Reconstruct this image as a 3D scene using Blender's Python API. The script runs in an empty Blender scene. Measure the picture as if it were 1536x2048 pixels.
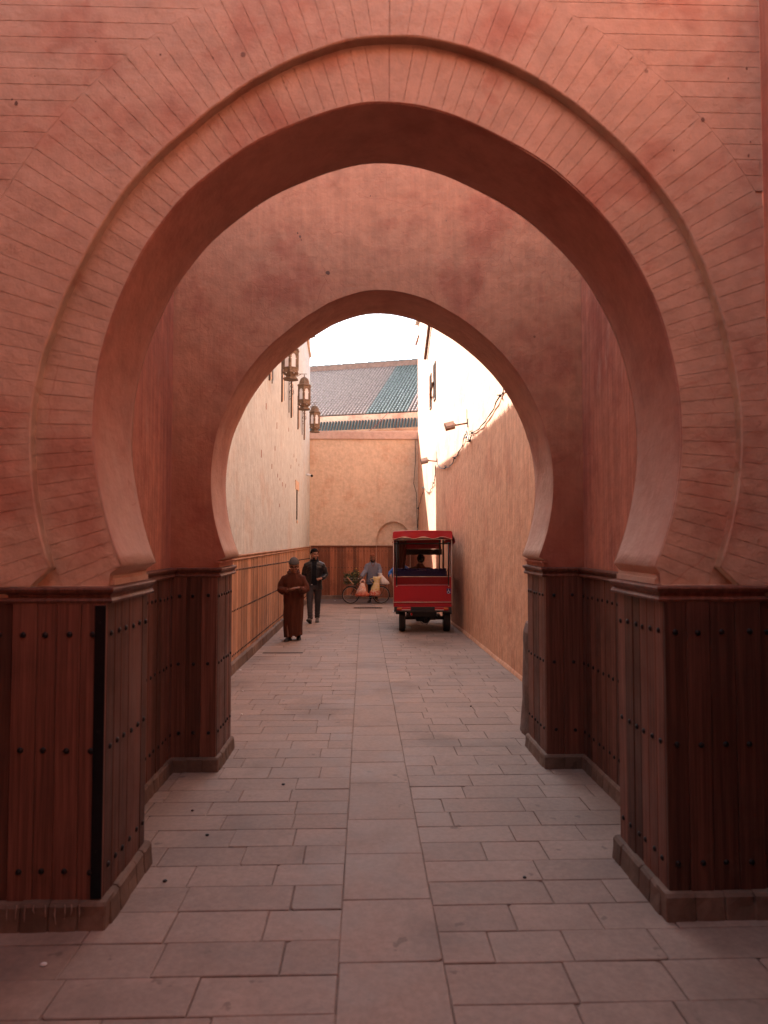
import bpy, bmesh, math, random
from math import sin, cos, tan, radians, pi, sqrt, atan2, acos, asin, floor
from mathutils import Vector, Matrix, noise
random.seed(7)
sc = bpy.context.scene
# ------------------------------------------------------------------ camera
cam_d = bpy.data.cameras.new('camera'); cam = bpy.data.objects.new('camera', cam_d)
sc.collection.objects.link(cam); sc.camera = cam
cam_d.sensor_fit = 'VERTICAL'; cam_d.sensor_height = 36; cam_d.sensor_width = 27; cam_d.lens = 24
cam_d.clip_end = 3000; cam_d.clip_start = .05
cam.location = (0, 0, 1.75); cam.rotation_euler = (radians(92.35), 0, radians(-1.68))
cam_d.dof.use_dof = True; cam_d.dof.focus_distance = 14; cam_d.dof.aperture_fstop = 2.6
# ------------------------------------------------------------------ sky, sun, exposure
SUN_EL, SUN_H = radians(40), (-.601, .799)
sun_vec = Vector((SUN_H[0]*cos(SUN_EL), SUN_H[1]*cos(SUN_EL), sin(SUN_EL))).normalized()
world = bpy.data.worlds.new('World'); sc.world = world; world.use_nodes = True
wn = world.node_tree.nodes; wl = world.node_tree.links; wn.clear()
sky = wn.new('ShaderNodeTexSky'); sky.sky_type = 'NISHITA'; sky.sun_disc = False
sky.sun_elevation = SUN_EL; sky.sun_rotation = atan2(SUN_H[0], SUN_H[1])
sky.air_density = 1.0; sky.dust_density = 1.6; sky.ozone_density = 1.0
hs = wn.new('ShaderNodeHueSaturation'); hs.inputs['Saturation'].default_value = .45
bg = wn.new('ShaderNodeBackground'); bg.inputs[1].default_value = .15
wo = wn.new('ShaderNodeOutputWorld'); wl.new(sky.outputs[0], hs.inputs['Color']); wl.new(hs.outputs[0], bg.inputs[0]); wl.new(bg.outputs[0], wo.inputs[0])
sd = bpy.data.lights.new('sun', 'SUN'); sd.energy = 4.6; sd.angle = radians(.4); sd.color = (1, .955, .90)
sun = bpy.data.objects.new('sun', sd); sc.collection.objects.link(sun)
sun.rotation_euler = (-sun_vec).to_track_quat('-Z', 'Y').to_euler(); sun.location = (-5, 5, 20)
sc.view_settings.view_transform = 'Standard'; sc.view_settings.look = 'None'
sc.view_settings.gamma = 1; sc.view_settings.use_curve_mapping = False
sc.view_settings.exposure = 2.2
sc.render.engine = 'CYCLES'
sc.cycles.max_bounces = 9; sc.cycles.diffuse_bounces = 6; sc.cycles.transparent_max_bounces = 16
SHADE_ROOF_Y = .4  # front edge of the unseen roof added to darken the foreground
# ------------------------------------------------------------------ helpers
COL = sc.collection
def offset_of(o):
    v = Vector((0, 0, 0))
    while o is not None: v += o.location; o = o.parent
    return v
def tag(o, label=None, cat=None, group=None, kind=None):
    if label: o['label'] = label
    if cat: o['category'] = cat
    if group: o['group'] = group
    if kind: o['kind'] = kind
    return o
def thing(name, loc, label, cat, group=None, rz=0):
    o = bpy.data.objects.new(name, None); COL.objects.link(o); o.location = loc
    o.rotation_euler = (0, 0, rz); o.empty_display_size = .1
    return tag(o, label, cat, group)
def link(name, me, mat=None, parent=None, kind=None):
    if mat is not None and not me.materials: me.materials.append(mat)
    o = bpy.data.objects.new(name, me); COL.objects.link(o); o.parent = parent
    if kind: o['kind'] = kind
    return o
def copy_tree(o, parent=None):
    c = o.copy(); COL.objects.link(c); c.parent = parent
    for ch in [k for k in bpy.data.objects if k.parent == o]: copy_tree(ch, c)
    return c
class MB:
    def __init__(s): s.v = []; s.f = []; s.r = []
    def face(s, pts, rnd=0):
        n = len(s.v); s.v += [tuple(p) for p in pts]; s.f.append(tuple(range(n, n+len(pts)))); s.r.append(rnd); return s
    def box(s, x0, x1, y0, y1, z0, z1, rnd=0, b=0):
        n = len(s.v)
        if b <= 0:
            s.v += [(x0,y0,z0),(x1,y0,z0),(x1,y1,z0),(x0,y1,z0),(x0,y0,z1),(x1,y0,z1),(x1,y1,z1),(x0,y1,z1)]
            fs = [(0,3,2,1),(4,5,6,7),(0,1,5,4),(1,2,6,5),(2,3,7,6),(3,0,4,7)]
            s.f += [tuple(n+i for i in f) for f in fs]; s.r += [rnd]*6; return s
        # bevelled box by hull of 24 points
        bm = bmesh.new(); 
        bmesh.ops.create_cube(bm, size=1)
        for q in bm.verts:
            q.co = Vector(((x0+x1)/2+q.co.x*(x1-x0), (y0+y1)/2+q.co.y*(y1-y0), (z0+z1)/2+q.co.z*(z1-z0)))
        bmesh.ops.bevel(bm, geom=bm.edges[:], offset=b, segments=1, affect='EDGES')
        s.bm(bm, rnd); return s
    def bm(s, bm, rnd=0, M=None):
        n = len(s.v); bm.verts.index_update()
        s.v += [tuple(M @ q.co if M else q.co) for q in bm.verts]
        for f in bm.faces: s.f.append(tuple(n+q.index for q in f.verts)); s.r.append(rnd)
        bm.free(); return s
    def ext(s, poly, a, b, rnd=0, mp=None):
        """poly (u,v) extruded a..b; mp(u,v,w)->xyz. default u=x, v=z, w=y"""
        mp = mp or (lambda u, v, w: (u, w, v)); n = len(s.v); k = len(poly)
        s.v += [mp(u, v, a) for u, v in poly] + [mp(u, v, b) for u, v in poly]
        s.f += [tuple(range(n, n+k)), tuple(range(n+2*k-1, n+k-1, -1))] ; s.r += [rnd]*2
        for i in range(k):
            j = (i+1) % k; s.f.append((n+i, n+k+i, n+k+j, n+j)); s.r.append(rnd)
        return s
    def loft(s, rings, cap=True, closed=True, rnd=0):
        n = len(s.v); k = len(rings[0])
        for r in rings: s.v += [tuple(p) for p in r]
        for i in range(len(rings)-1):
            for j in range(k if closed else k-1):
                a = n+i*k+j; b = n+i*k+(j+1) % k; s.f.append((a, b, b+k, a+k)); s.r.append(rnd)
        if cap:
            s.f.append(tuple(range(n+k-1, n-1, -1))); e = n+(len(rings)-1)*k; s.f.append(tuple(range(e, e+k))); s.r += [rnd]*2
        return s
    def tube(s, pts, r, n=8, cap=True, rnd=0, flat=1):
        pts = [Vector(p) for p in pts]; R = r if isinstance(r, (list, tuple)) else [r]*len(pts)
        rings = []; up = None
        for i, p in enumerate(pts):
            t = (pts[min(i+1, len(pts)-1)] - pts[max(i-1, 0)]).normalized()
            if up is None:
                up = Vector((0, 0, 1)) if abs(t.z) < .9 else Vector((0, 1, 0))
            a = t.cross(up).normalized(); up = a.cross(t).normalized()
            rings.append([p + (a*cos(2*pi*j/n)*flat + up*sin(2*pi*j/n))*R[i] for j in range(n)])
        return s.loft(rings, cap, rnd=rnd)
    def lathe(s, prof, c=(0, 0, 0), n=16, sx=1, sy=1, rot=0, rnd=0, cap=True):
        return s.loft([[(c[0]+r*sx*cos(2*pi*j/n+rot), c[1]+r*sy*sin(2*pi*j/n+rot), c[2]+z) for j in range(n)] for r, z in prof], cap, rnd=rnd)
    def ball(s, c, rx, ry=None, rz=None, n=12, m=8, M=None, rnd=0):
        ry = ry or rx; rz = rz or rx; rings = []
        for i in range(m+1):
            t = -pi/2+pi*i/m; q = max(cos(t), .02)
            ring = [Vector((rx*q*cos(2*pi*j/n), ry*q*sin(2*pi*j/n), rz*sin(t))) for j in range(n)]
            if M: ring = [M @ p for p in ring]
            rings.append([p+Vector(c) for p in ring])
        return s.loft(rings, rnd=rnd)
    def mesh(s, name, off=(0, 0, 0), smooth=False):
        me = bpy.data.meshes.new(name); o = Vector(off)
        me.from_pydata([tuple(Vector(p)-o) for p in s.v], [], s.f)
        if any(s.r):
            at = me.attributes.new('rnd', 'FLOAT', 'FACE')
            for i, q in enumerate(s.r): at.data[i].value = q
        bm = bmesh.new(); bm.from_mesh(me); bmesh.ops.recalc_face_normals(bm, faces=bm.faces[:]); bm.to_mesh(me); bm.free()
        if smooth:
            for p in me.polygons: p.use_smooth = True
        me.validate(); return me
    def build(s, name, mat, parent=None, smooth=False, local=False, kind=None):
        off = (0, 0, 0) if (local or parent is None) else offset_of(parent)
        me = s.mesh(name, off, smooth); return link(name, me, mat, parent, kind)
def fuse(mb, voxel, smooth=3, off=(0, 0, 0), name='body'):
    me = mb.mesh('tmp', off); o = bpy.data.objects.new('tmp', me); COL.objects.link(o)
    m = o.modifiers.new('r', 'REMESH'); m.mode = 'VOXEL'; m.voxel_size = voxel
    m2 = o.modifiers.new('s', 'SMOOTH'); m2.iterations = smooth; m2.factor = .5
    dg = bpy.context.evaluated_depsgraph_get(); dg.update()
    out = bpy.data.meshes.new_from_object(o.evaluated_get(dg)); out.name = name
    for p in out.polygons: p.use_smooth = True
    bpy.data.objects.remove(o); bpy.data.meshes.remove(me); return out
def gz(y): return -.0147*y
# ------------------------------------------------------------------ materials
def mat(name):
    m = bpy.data.materials.new(name); m.use_nodes = True; nt = m.node_tree
    return m, nt, nt.nodes['Principled BSDF']
class N:
    def __init__(s, nt): s.nt = nt
    def new(s, t, **k):
        n = s.nt.nodes.new(t)
        for a, b in k.items(): setattr(n, a, b)
        return n
    def l(s, a, b): s.nt.links.new(a, b)
    def noise(s, vec, scale, detail=4, rough=.55, sc3=None):
        if sc3:
            mp = s.new('ShaderNodeMapping'); mp.inputs['Scale'].default_value = sc3; s.l(vec, mp.inputs[0]); vec = mp.outputs[0]
        n = s.new('ShaderNodeTexNoise'); n.inputs['Scale'].default_value = scale; n.inputs['Detail'].default_value = detail
        n.inputs['Roughness'].default_value = rough; s.l(vec, n.inputs['Vector']); return n.outputs['Fac']
    def ramp(s, f, a, b, lo=0, hi=1):
        n = s.new('ShaderNodeMapRange'); n.interpolation_type = 'SMOOTHSTEP'
        n.inputs[1].default_value = a; n.inputs[2].default_value = b; n.inputs[3].default_value = lo; n.inputs[4].default_value = hi
        s.l(f, n.inputs[0]); return n.outputs[0]
    def mix(s, f, a, b, mode='MIX'):
        n = s.new('ShaderNodeMix', data_type='RGBA', blend_type=mode)
        for k, v in ((0, f), (6, a), (7, b)):
            if isinstance(v, (int, float)): n.inputs[k].default_value = v
            elif isinstance(v, tuple): n.inputs[k].default_value = (*v, 1)
            else: s.l(v, n.inputs[k])
        return n.outputs[2]
    def math(s, op, a, b=0, c=None):
        n = s.new('ShaderNodeMath', operation=op)
        for k, v in enumerate((a, b) if c is None else (a, b, c)):
            if isinstance(v, (int, float)): n.inputs[k].default_value = v
            else: s.l(v, n.inputs[k])
        return n.outputs[0]
    def bump(s, h, strength, dist=.01, prev=None):
        n = s.new('ShaderNodeBump'); n.inputs['Strength'].default_value = strength; n.inputs['Distance'].default_value = dist
        s.l(h, n.inputs['Height']); 
        if prev is not None: s.l(prev, n.inputs['Normal'])
        return n.outputs[0]
def gray(n, f):   # scalar -> colour for multiply
    c = n.new('ShaderNodeCombineColor'); 
    for i in range(3): n.l(f, c.inputs[i])
    return c.outputs[0]
def plaster(name, base, dark, blot=.5, streak=0, crack=0, pits=.6, rough=.85, pale=None, palestr=0, bscale=.9, low=None, uneven=.6):
    m, nt, b = mat(name); n = N(nt); pos = n.new('ShaderNodeNewGeometry').outputs['Position']
    f = n.math('MAXIMUM', n.ramp(n.noise(pos, bscale, 4, .6), .5, .66, 0, blot), n.ramp(n.noise(pos, bscale*3.3, 3, .65), .58, .72, 0, blot*.7))
    col = n.mix(f, base, dark)
    f2 = n.noise(pos, 7, 4, .65); col = n.mix(1, col, gray(n, n.ramp(f2, .25, .75, .87, 1.12)), 'MULTIPLY')
    f3 = n.noise(pos, 2.3, 3, .6); col = n.mix(n.ramp(f3, .48, .72, 0, .35), col, tuple(min(1, x*1.22+.01) for x in base))
    if streak:
        s1 = n.noise(pos, 1, 5, .6, (14, 14, .8)); s2 = n.noise(pos, 1, 4, .6, (45, 45, 2.2))
        col = n.mix(1, col, gray(n, n.ramp(s1, .3, .7, 1-.22*streak, 1+.16*streak)), 'MULTIPLY')
        col = n.mix(1, col, gray(n, n.ramp(s2, .3, .7, 1-.12*streak, 1+.1*streak)), 'MULTIPLY')
    if pale is not None:
        p = n.ramp(n.noise(pos, 1, 6, .7, (5, 5, 1.1)), .56, .72, 0, palestr); col = n.mix(p, col, pale)
    if low is not None:   # rear wall: dark stained band above the wainscot; soffit: painted light low down
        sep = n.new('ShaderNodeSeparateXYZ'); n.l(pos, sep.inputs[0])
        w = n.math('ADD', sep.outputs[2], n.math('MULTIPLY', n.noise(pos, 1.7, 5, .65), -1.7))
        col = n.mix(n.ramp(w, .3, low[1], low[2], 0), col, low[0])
    # pits
    v = n.new('ShaderNodeTexVoronoi'); v.inputs['Scale'].default_value = 2.3; n.l(pos, v.inputs['Vector'])
    pit = n.ramp(v.outputs['Distance'], .012, .03, 1, 0)
    col = n.mix(n.math('MULTIPLY', pit, pits), col, (.05, .02, .015))
    hb = n.noise(pos, 45, 3, .7); nb = n.bump(hb, .28, .006)
    nb = n.bump(n.noise(pos, 5, 4, .6), uneven, .03, nb)
    if streak: nb = n.bump(s2, .55*streak, .012, nb); nb = n.bump(s1, .4*streak, .02, nb)
    # sparse hairline cracks and small knocks
    nh = n.new('ShaderNodeTexNoise'); nh.inputs['Scale'].default_value = 3.1; nh.inputs['Detail'].default_value = 3; n.l(pos, nh.inputs['Vector'])
    vh = n.new('ShaderNodeTexVoronoi', feature='DISTANCE_TO_EDGE'); vh.inputs['Scale'].default_value = 1.4; n.l(n.mix(.22, pos, nh.outputs['Color']), vh.inputs['Vector'])
    hc = n.math('MULTIPLY', n.ramp(vh.outputs['Distance'], .0, .006, 1, 0), n.ramp(n.noise(pos, 1.9, 3), .53, .6, 0, 1))
    kn = n.ramp(n.noise(pos, 17, 4, .6), .70, .745, 0, 1)
    col = n.mix(n.math('MULTIPLY', hc, .45), col, dark); col = n.mix(n.math('MULTIPLY', kn, .35), col, tuple(x*.7 for x in dark))
    nb = n.bump(n.math('ADD', hc, kn), -.5, .004, nb)
    if crack:
        w = n.mix(.12, pos, None) if False else pos
        nv = n.new('ShaderNodeTexNoise'); nv.inputs['Scale'].default_value = 6; n.l(pos, nv.inputs['Vector'])
        mx = n.mix(.06, pos, nv.outputs['Color'])
        vc = n.new('ShaderNodeTexVoronoi', feature='DISTANCE_TO_EDGE'); vc.inputs['Scale'].default_value = 11; n.l(mx, vc.inputs['Vector'])
        area = n.ramp(n.noise(pos, 1.1, 3), .5, .62, 0, 1)
        ck = n.math('MULTIPLY', n.ramp(vc.outputs['Distance'], .0, .03, 1, 0), area)
        col = n.mix(n.math('MULTIPLY', ck, crack*.5), col, dark)
        nb = n.bump(n.math('MULTIPLY', ck, -1), .5*crack, .004, nb)
    n.l(col, b.inputs['Base Color']); n.l(nb, b.inputs['Normal']); b.inputs['Roughness'].default_value = rough
    return m
def wood(name, base, light, rough=.42, wear=.3):
    m, nt, b = mat(name); n = N(nt); pos = n.new('ShaderNodeNewGeometry').outputs['Position']
    oi = n.new('ShaderNodeObjectInfo'); at = n.new('ShaderNodeAttribute', attribute_name='rnd')
    rv = n.math('FRACT', n.math('ADD', oi.outputs['Random'], at.outputs['Fac']))
    comb = n.new('ShaderNodeCombineXYZ'); n.l(n.math('MULTIPLY', rv, 37), comb.inputs[2])
    vv = n.new('ShaderNodeVectorMath', operation='ADD'); n.l(pos, vv.inputs[0]); n.l(comb.outputs[0], vv.inputs[1]); p = vv.outputs[0]
    g1 = n.noise(p, 1, 6, .65, (38, 38, 1.1)); g2 = n.noise(p, 1, 4, .6, (130, 130, 3)); g3 = n.noise(pos, 2.1, 5, .6)
    col = n.mix(n.ramp(g1, .35, .7), base, light)
    col = n.mix(1, col, gray(n, n.ramp(rv, 0, 1, .62, 1.38)), 'MULTIPLY')
    col = n.mix(1, col, gray(n, n.ramp(g2, .3, .7, .84, 1.12)), 'MULTIPLY')
    col = n.mix(n.ramp(g3, .52, .75, 0, wear), col, tuple(x*.4 for x in base))
    gr = n.noise(pos, 3.5, 6, .7); col = n.mix(n.ramp(gr, .6, .8, 0, wear*.6), col, (.26, .19, .15))
    # grime near the ground
    n.l(col, b.inputs['Base Color']); n.l(n.ramp(g3, .3, .7, rough-.08, rough+.18), b.inputs['Roughness'])
    n.l(n.bump(g2, .25, .003, n.bump(g1, .25, .004)), b.inputs['Normal']); b.inputs['Specular IOR Level'].default_value = .3
    return m
def plain(name, c, rough=.6, metal=0, var=.15, nscale=20, bump=.1, trans=0, spec=.5, coat=0):
    m, nt, b = mat(name); n = N(nt)
    tc = n.new('ShaderNodeTexCoord').outputs['Object']
    f = n.noise(tc, nscale, 5, .6)
    col = n.mix(1, c, gray(n, n.ramp(f, .25, .75, 1-var, 1+var)), 'MULTIPLY')
    n.l(col, b.inputs['Base Color']); b.inputs['Roughness'].default_value = rough; b.inputs['Metallic'].default_value = metal
    if bump: n.l(n.bump(f, bump, .004), b.inputs['Normal'])
    b.inputs['Transmission Weight'].default_value = trans; b.inputs['Specular IOR Level'].default_value = spec
    b.inputs['Coat Weight'].default_value = coat
    return m
def stone(name, base, alt, rough=.7, stain=.4, bstr=.3):
    m, nt, b = mat(name); n = N(nt); pos = n.new('ShaderNodeNewGeometry').outputs['Position']
    oi = n.new('ShaderNodeObjectInfo'); at = n.new('ShaderNodeAttribute', attribute_name='rnd')
    rv = n.math('FRACT', n.math('ADD', oi.outputs['Random'], at.outputs['Fac']))
    f = n.noise(pos, 3, 6, .6); g = n.noise(pos, 30, 5, .7); big = n.noise(pos, .9, 5, .6)
    col = n.mix(n.ramp(f, .35, .65), base, alt)
    col = n.mix(1, col, gray(n, n.ramp(rv, 0, 1, .92, 1.08)), 'MULTIPLY')
    col = n.mix(1, col, gray(n, n.ramp(g, .25, .75, .86, 1.12)), 'MULTIPLY')
    col = n.mix(n.ramp(big, .5, .7, 0, stain), col, tuple(x*.5 for x in base))
    sp = n.noise(pos, 9, 3, .5); col = n.mix(n.ramp(sp, .68, .74, 0, .5), col, tuple(x*.3 for x in base))
    n.l(col, b.inputs['Base Color']); n.l(n.ramp(f, .3, .7, rough-.12, rough+.1), b.inputs['Roughness'])
    n.l(n.bump(g, bstr, .004, n.bump(f, bstr, .012)), b.inputs['Normal']); b.inputs['Specular IOR Level'].default_value = .4
    return m
M = {}
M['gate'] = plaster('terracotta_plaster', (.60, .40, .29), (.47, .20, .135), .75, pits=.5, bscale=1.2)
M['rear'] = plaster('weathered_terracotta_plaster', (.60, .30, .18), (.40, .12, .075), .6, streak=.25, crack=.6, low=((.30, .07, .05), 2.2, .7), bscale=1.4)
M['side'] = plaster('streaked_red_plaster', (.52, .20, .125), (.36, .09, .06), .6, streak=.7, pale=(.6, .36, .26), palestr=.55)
M['soffit'] = plaster('painted_light_soffit', (.44, .20, .14), (.36, .14, .10), .6, pits=.1, bscale=2.2, low=((.66, .47, .36), 1.9, .8))  # light painted in: darkened base, lower ends paled as if lit
M['alley_l'] = plaster('pale_pink_plaster', (.54, .58, .555), (.54, .48, .42), .6, streak=.4, pits=.3)
M['alley_r'] = plaster('orange_plaster', (.62, .33, .20), (.48, .21, .12), .7, streak=.5, pits=.5)
M['back'] = plaster('ochre_plaster', (.66, .47, .33), (.58, .34, .22), .6, streak=.15, pits=.6, bscale=1.6)
M['band'] = plaster('grey_pink_render', (.55, .38, .31), (.45, .28, .22), .5)
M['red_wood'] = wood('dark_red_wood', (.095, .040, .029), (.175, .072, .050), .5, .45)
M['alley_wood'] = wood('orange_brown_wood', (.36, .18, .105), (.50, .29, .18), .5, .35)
M['back_wood'] = wood('mid_brown_wood', (.23, .075, .038), (.36, .13, .06), .5, .4)
M['paving'] = stone('paving_stone', (.25, .180, .147), (.31, .228, .188), .7, .55)
M['joint'] = stone('paving_joint', (.155, .11, .09), (.20, .145, .12), .9, .3)
M['far_strip'] = stone('dark_ground_strip', (.13, .10, .095), (.17, .135, .12), .7, .4)
M['kerb'] = stone('kerb_stone', (.12, .075, .055), (.21, .14, .105), .8, .5, .6)
M['stud'] = plain('iron_stud', (.018, .016, .018), .45, .6)
M['iron'] = plain('black_iron', (.012, .014, .018), .4, .7)
M['rust'] = plain('rusty_iron', (.12, .06, .035), .7, .4)
M['dark'] = plain('painted_dark_shade', (.035, .02, .015), .9)

M['sh'] = plain('weathered_shutter', (.085, .055, .038), .8, var=.3)
# ------------------------------------------------------------------ ground
ZOFF = 0
def sheet(name, x0, x1, ys, dz, m, kind='structure'):
    b = MB()
    for a, c in zip(ys[:-1], ys[1:]): b.face([(x0, a, gz(a)+dz), (x1, a, gz(a)+dz), (x1, c, gz(c)+dz), (x0, c, gz(c)+dz)])
    o = b.build(name, m); o['kind'] = kind; return o
ground = sheet('ground', -300, 300, [-300, -60, -20, -5, 5, 22.4, 60, 300, 900], -.0075, M['joint'])
far_strip = sheet('far_strip', -12, 14, [22.52, 24.9, 27, 40], -.002, M['far_strip'])  # separate darker ground strip before the end wall
pav = thing('pavement', (0, 0, 0), None, None); pav['kind'] = 'structure'
stones = []   # (visible size, verts)
def slab(x0, x1, y0, y1):
    g = .0022
    x0 += g*random.uniform(.5, 1.4); x1 -= g*random.uniform(.5, 1.4); y0 += g*random.uniform(.5, 1.3); y1 -= g*random.uniform(.5, 1.3)
    j = lambda: random.uniform(-.0018, .0018)
    h = random.uniform(-.0015, .0015); tx = random.uniform(-.002, .002); ty = random.uniform(-.002, .002)
    c = [(x0+j(), y0+j()), (x1+j(), y0+j()), (x1+j(), y1+j()), (x0+j(), y1+j())]
    if random.random() < .25:   # chipped corner
        k = random.randrange(4); px, py = c[k]; cx_, cy_ = (x0+x1)/2, (y0+y1)/2; d = random.uniform(.01, .03)
        sx = d if px < cx_ else -d; sy = d if py < cy_ else -d
        a, b_ = (px+sx, py), (px, py+sy)
        c[k:k+1] = [b_, a] if k in (0, 2) else [a, b_]
    mx, my = (x0+x1)/2, (y0+y1)/2; bv = .004
    zt = lambda x, y: gz(y)+h+tx*(x-mx)/max(.1, x1-x0)+ty*(y-my)/max(.1, y1-y0)
    inn = [(x+(bv if x < mx else -bv), y+(bv if y < my else -bv)) for x, y in c]
    return [[(x, y, gz(y)-.010) for x, y in c], [(x, y, zt(x, y)-.003) for x, y in c], [(x, y, zt(x, y)) for x, y in inn]]
def add_slab(x0, x1, y0, y1):
    ym = max((y0+y1)/2, .3); vis = (x1-x0)*(y1-y0)/ym**3
    if y0 < 2.3: vis = 0
    stones.append((vis, slab(x0, x1, y0, y1)))
y = -4.0
while y < 22.4:                    # long stones of the middle strip
    l = random.choice([.33, .5, .52, .7, .9]); l = min(l, 22.5-y); add_slab(-.105, .34, y, y+l); y += l
for side in (-1, 1):
    y = -4.0
    while y < 22.4:
        h = random.choice([.235, .24, .25, .265]); h = min(h, 22.5-y)
        x = -.105 if side < 0 else .34; first = True
        lim = (-3.3 if y < 3.1 else -1.95) if side < 0 else (2.0 if y < 3.1 else 2.15)
        while (x > lim) if side < 0 else (x < lim):
            l = random.uniform(.3, .62)
            if first and random.random() < .5: l = random.uniform(.2, .4)
            first = False
            if side < 0: add_slab(x-l, x, y, y+h); x -= l
            else: add_slab(x, x+l, y, y+h); x += l
        y += h
stones.sort(key=lambda s: -s[0])
def cut(rg): 
    xs = [p[0] for p in rg[0]]; return min(xs)
rest = MB()
for i, (v, rg) in enumerate(stones):
    if i < 300: MB().loft(rg).build('paving_stone', M['paving'], pav)
    else: rest.loft(rg, rnd=random.random())
rest.build('far_paving_stones', M['paving'], pav, kind='stuff')
# ------------------------------------------------------------------ joinery helpers
def frame_of(p0, p1):
    """vertical wall line p0->p1 (xy); returns map(u, v, w): u along, v up, w out to the left-hand normal"""
    a = Vector(p0); b = Vector(p1); t = (b-a).normalized(); nrm = Vector((t.y, -t.x))
    return (lambda u, v, w: (a.x+t.x*u+nrm.x*w, a.y+t.y*u+nrm.y*w, v)), (b-a).length
def base_z(mp, u): 
    p = mp(u, 0, 0); return gz(p[1])
def stud_mesh(r=.0145, h=.010):
    b = MB(); b.lathe([(r, -.003), (r, .002), (r*.8, h*.7), (r*.3, h)], n=8); me = b.mesh('stud', smooth=True); me.materials.append(M['stud']); return me
STUD = stud_mesh(); STUD_FAR = stud_mesh(.016, .012)
def wainscot(parent, p0, p1, z1, kerb_h, wmat, rows, pw=.105, thick=.022, studs=True, step=1, jitter=.15, stud_part=None, skip=None, zlow=None):
    """vertical boards between p0 and p1; the front surface is 'thick' in front of the line"""
    mp, L = frame_of(p0, p1); n = max(1, round(L/pw)); us = [0]
    for i in range(n): us.append(us[-1]+1+random.uniform(-jitter, jitter))
    us = [u*L/us[-1] for u in us]; off = offset_of(parent)
    tdir = Vector(mp(1, 0, 0))-Vector(mp(0, 0, 0)); nd = Vector(mp(0, 0, 1))-Vector(mp(0, 0, 0))
    for i in range(n):
        a, b = us[i]+.0008, us[i+1]-.0008; q = .0035; t = thick+random.uniform(-.0025, .0025)
        zb = base_z(mp, (a+b)/2)+kerb_h-.01
        B = MB(); prof = [(a, 0), (a, t-q), (a+q, t), (b-q, t), (b, t-q), (b, 0)]
        B.loft([[mp(u, zb, w) for u, w in prof], [mp(u, z1, w) for u, w in prof]])
        pl = B.build('plank', wmat, parent)
        if studs:
            for r in rows:
                zz = base_z(mp, (a+b)/2)+r
                if stud_part is None:
                    s = bpy.data.objects.new('stud', STUD); COL.objects.link(s); s.parent = pl
                    P = Vector(mp((a+b)/2+random.uniform(-.008, .008), zz+random.uniform(-.004, .004), t))
                    s.matrix_local = Matrix.Translation(P-off) @ nd.to_track_quat('Z', 'Y').to_matrix().to_4x4()
                else:
                    bm = bmesh.new(); bm.from_mesh(STUD_FAR)
                    stud_part.bm(bm, 0, Matrix.Translation(Vector(mp((a+b)/2, zz, t))) @ nd.to_track_quat('Z', 'Y').to_matrix().to_4x4())
def cornice(parent, pts, z0, prof, m, name='cornice', rope=False):
    """profile (out, up) swept along an open xy path, mitred; out is to the right-hand... uses left normal of frame_of"""
    P = [Vector(p) for p in pts]; nr = []
    for i in range(len(P)-1):
        t = (P[i+1]-P[i]).normalized(); nr.append(Vector((t.y, -t.x)))
    rings = []
    for i, p in enumerate(P):
        if i == 0: d = nr[0]; k = 1
        elif i == len(P)-1: d = nr[-1]; k = 1
        else:
            d = (nr[i-1]+nr[i]); k = 1
            if d.length < 1e-4: d = nr[i]
            else: d.normalize(); k = 1/max(.3, d.dot(nr[i]))
        rings.append([(p.x+d.x*o*k, p.y+d.y*o*k, z0+u) for o, u in prof])
    b = MB(); b.loft(rings)
    o = b.build(name, m, parent)
    if rope:
        r = MB()
        for i in range(len(P)-1):
            L = (P[i+1]-P[i]).length; n = int(L/.022); t = (P[i+1]-P[i]).normalized()
            for k in range(n):
                c = P[i]+t*(L*(k+.5)/n)+nr[i]*(prof[1][0]*.82); T = Vector((t.x, t.y, .55)).normalized()
                c3 = Vector((c.x, c.y, z0+.012)); r.tube([c3-T*.011, c3, c3+T*.011], [.004, .0085, .004], 6)
        ro = r.build('rope_moulding', m, parent, smooth=True, kind='stuff')
    return o
CORN = [(0, 0), (.034, 0), (.040, .012), (.032, .024), (.024, .028), (.026, .040), (.044, .052), (.050, .066), (.046, .074), (0, .078)]
def kerb(parent, pts, h, dep, seg=.16, m=None, gap=.0012, top=True):
    """rough upright kerb stones along the path, each a part"""
    for (p0, p1) in zip(pts[:-1], pts[1:]):
        mp, L = frame_of(p0, p1); n = max(1, round(L/seg))
        for i in range(n):
            a, b = L*i/n+gap*random.uniform(.3, 1.2), L*(i+1)/n-gap*random.uniform(.3, 1.2)
            zb = base_z(mp, (a+b)/2)-.02; B = MB(); hh = h+random.uniform(-.003, .003); d = dep+random.uniform(-.003, .003)
            rings = []
            for u, e in ((a, .004), (a+.006, 0), ((a+b)/2, -.004*random.random()), (b-.006, 0), (b, .004)):
                rings.append([mp(u, zb, -.05), mp(u, zb, d-e+.008), mp(u, zb+.02+hh*.5, d-e+random.uniform(-.004, .004)), mp(u, zb+.02+hh-.018, d-e-.002), mp(u, zb+.02+hh-.004, d-e-.014), mp(u, zb+.02+hh-e*.4, d-.035), mp(u, zb+.02+hh-e*.4, -.05)])
            B.loft(rings); B.build('kerb_stone', m or M['kerb'], parent)
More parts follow.
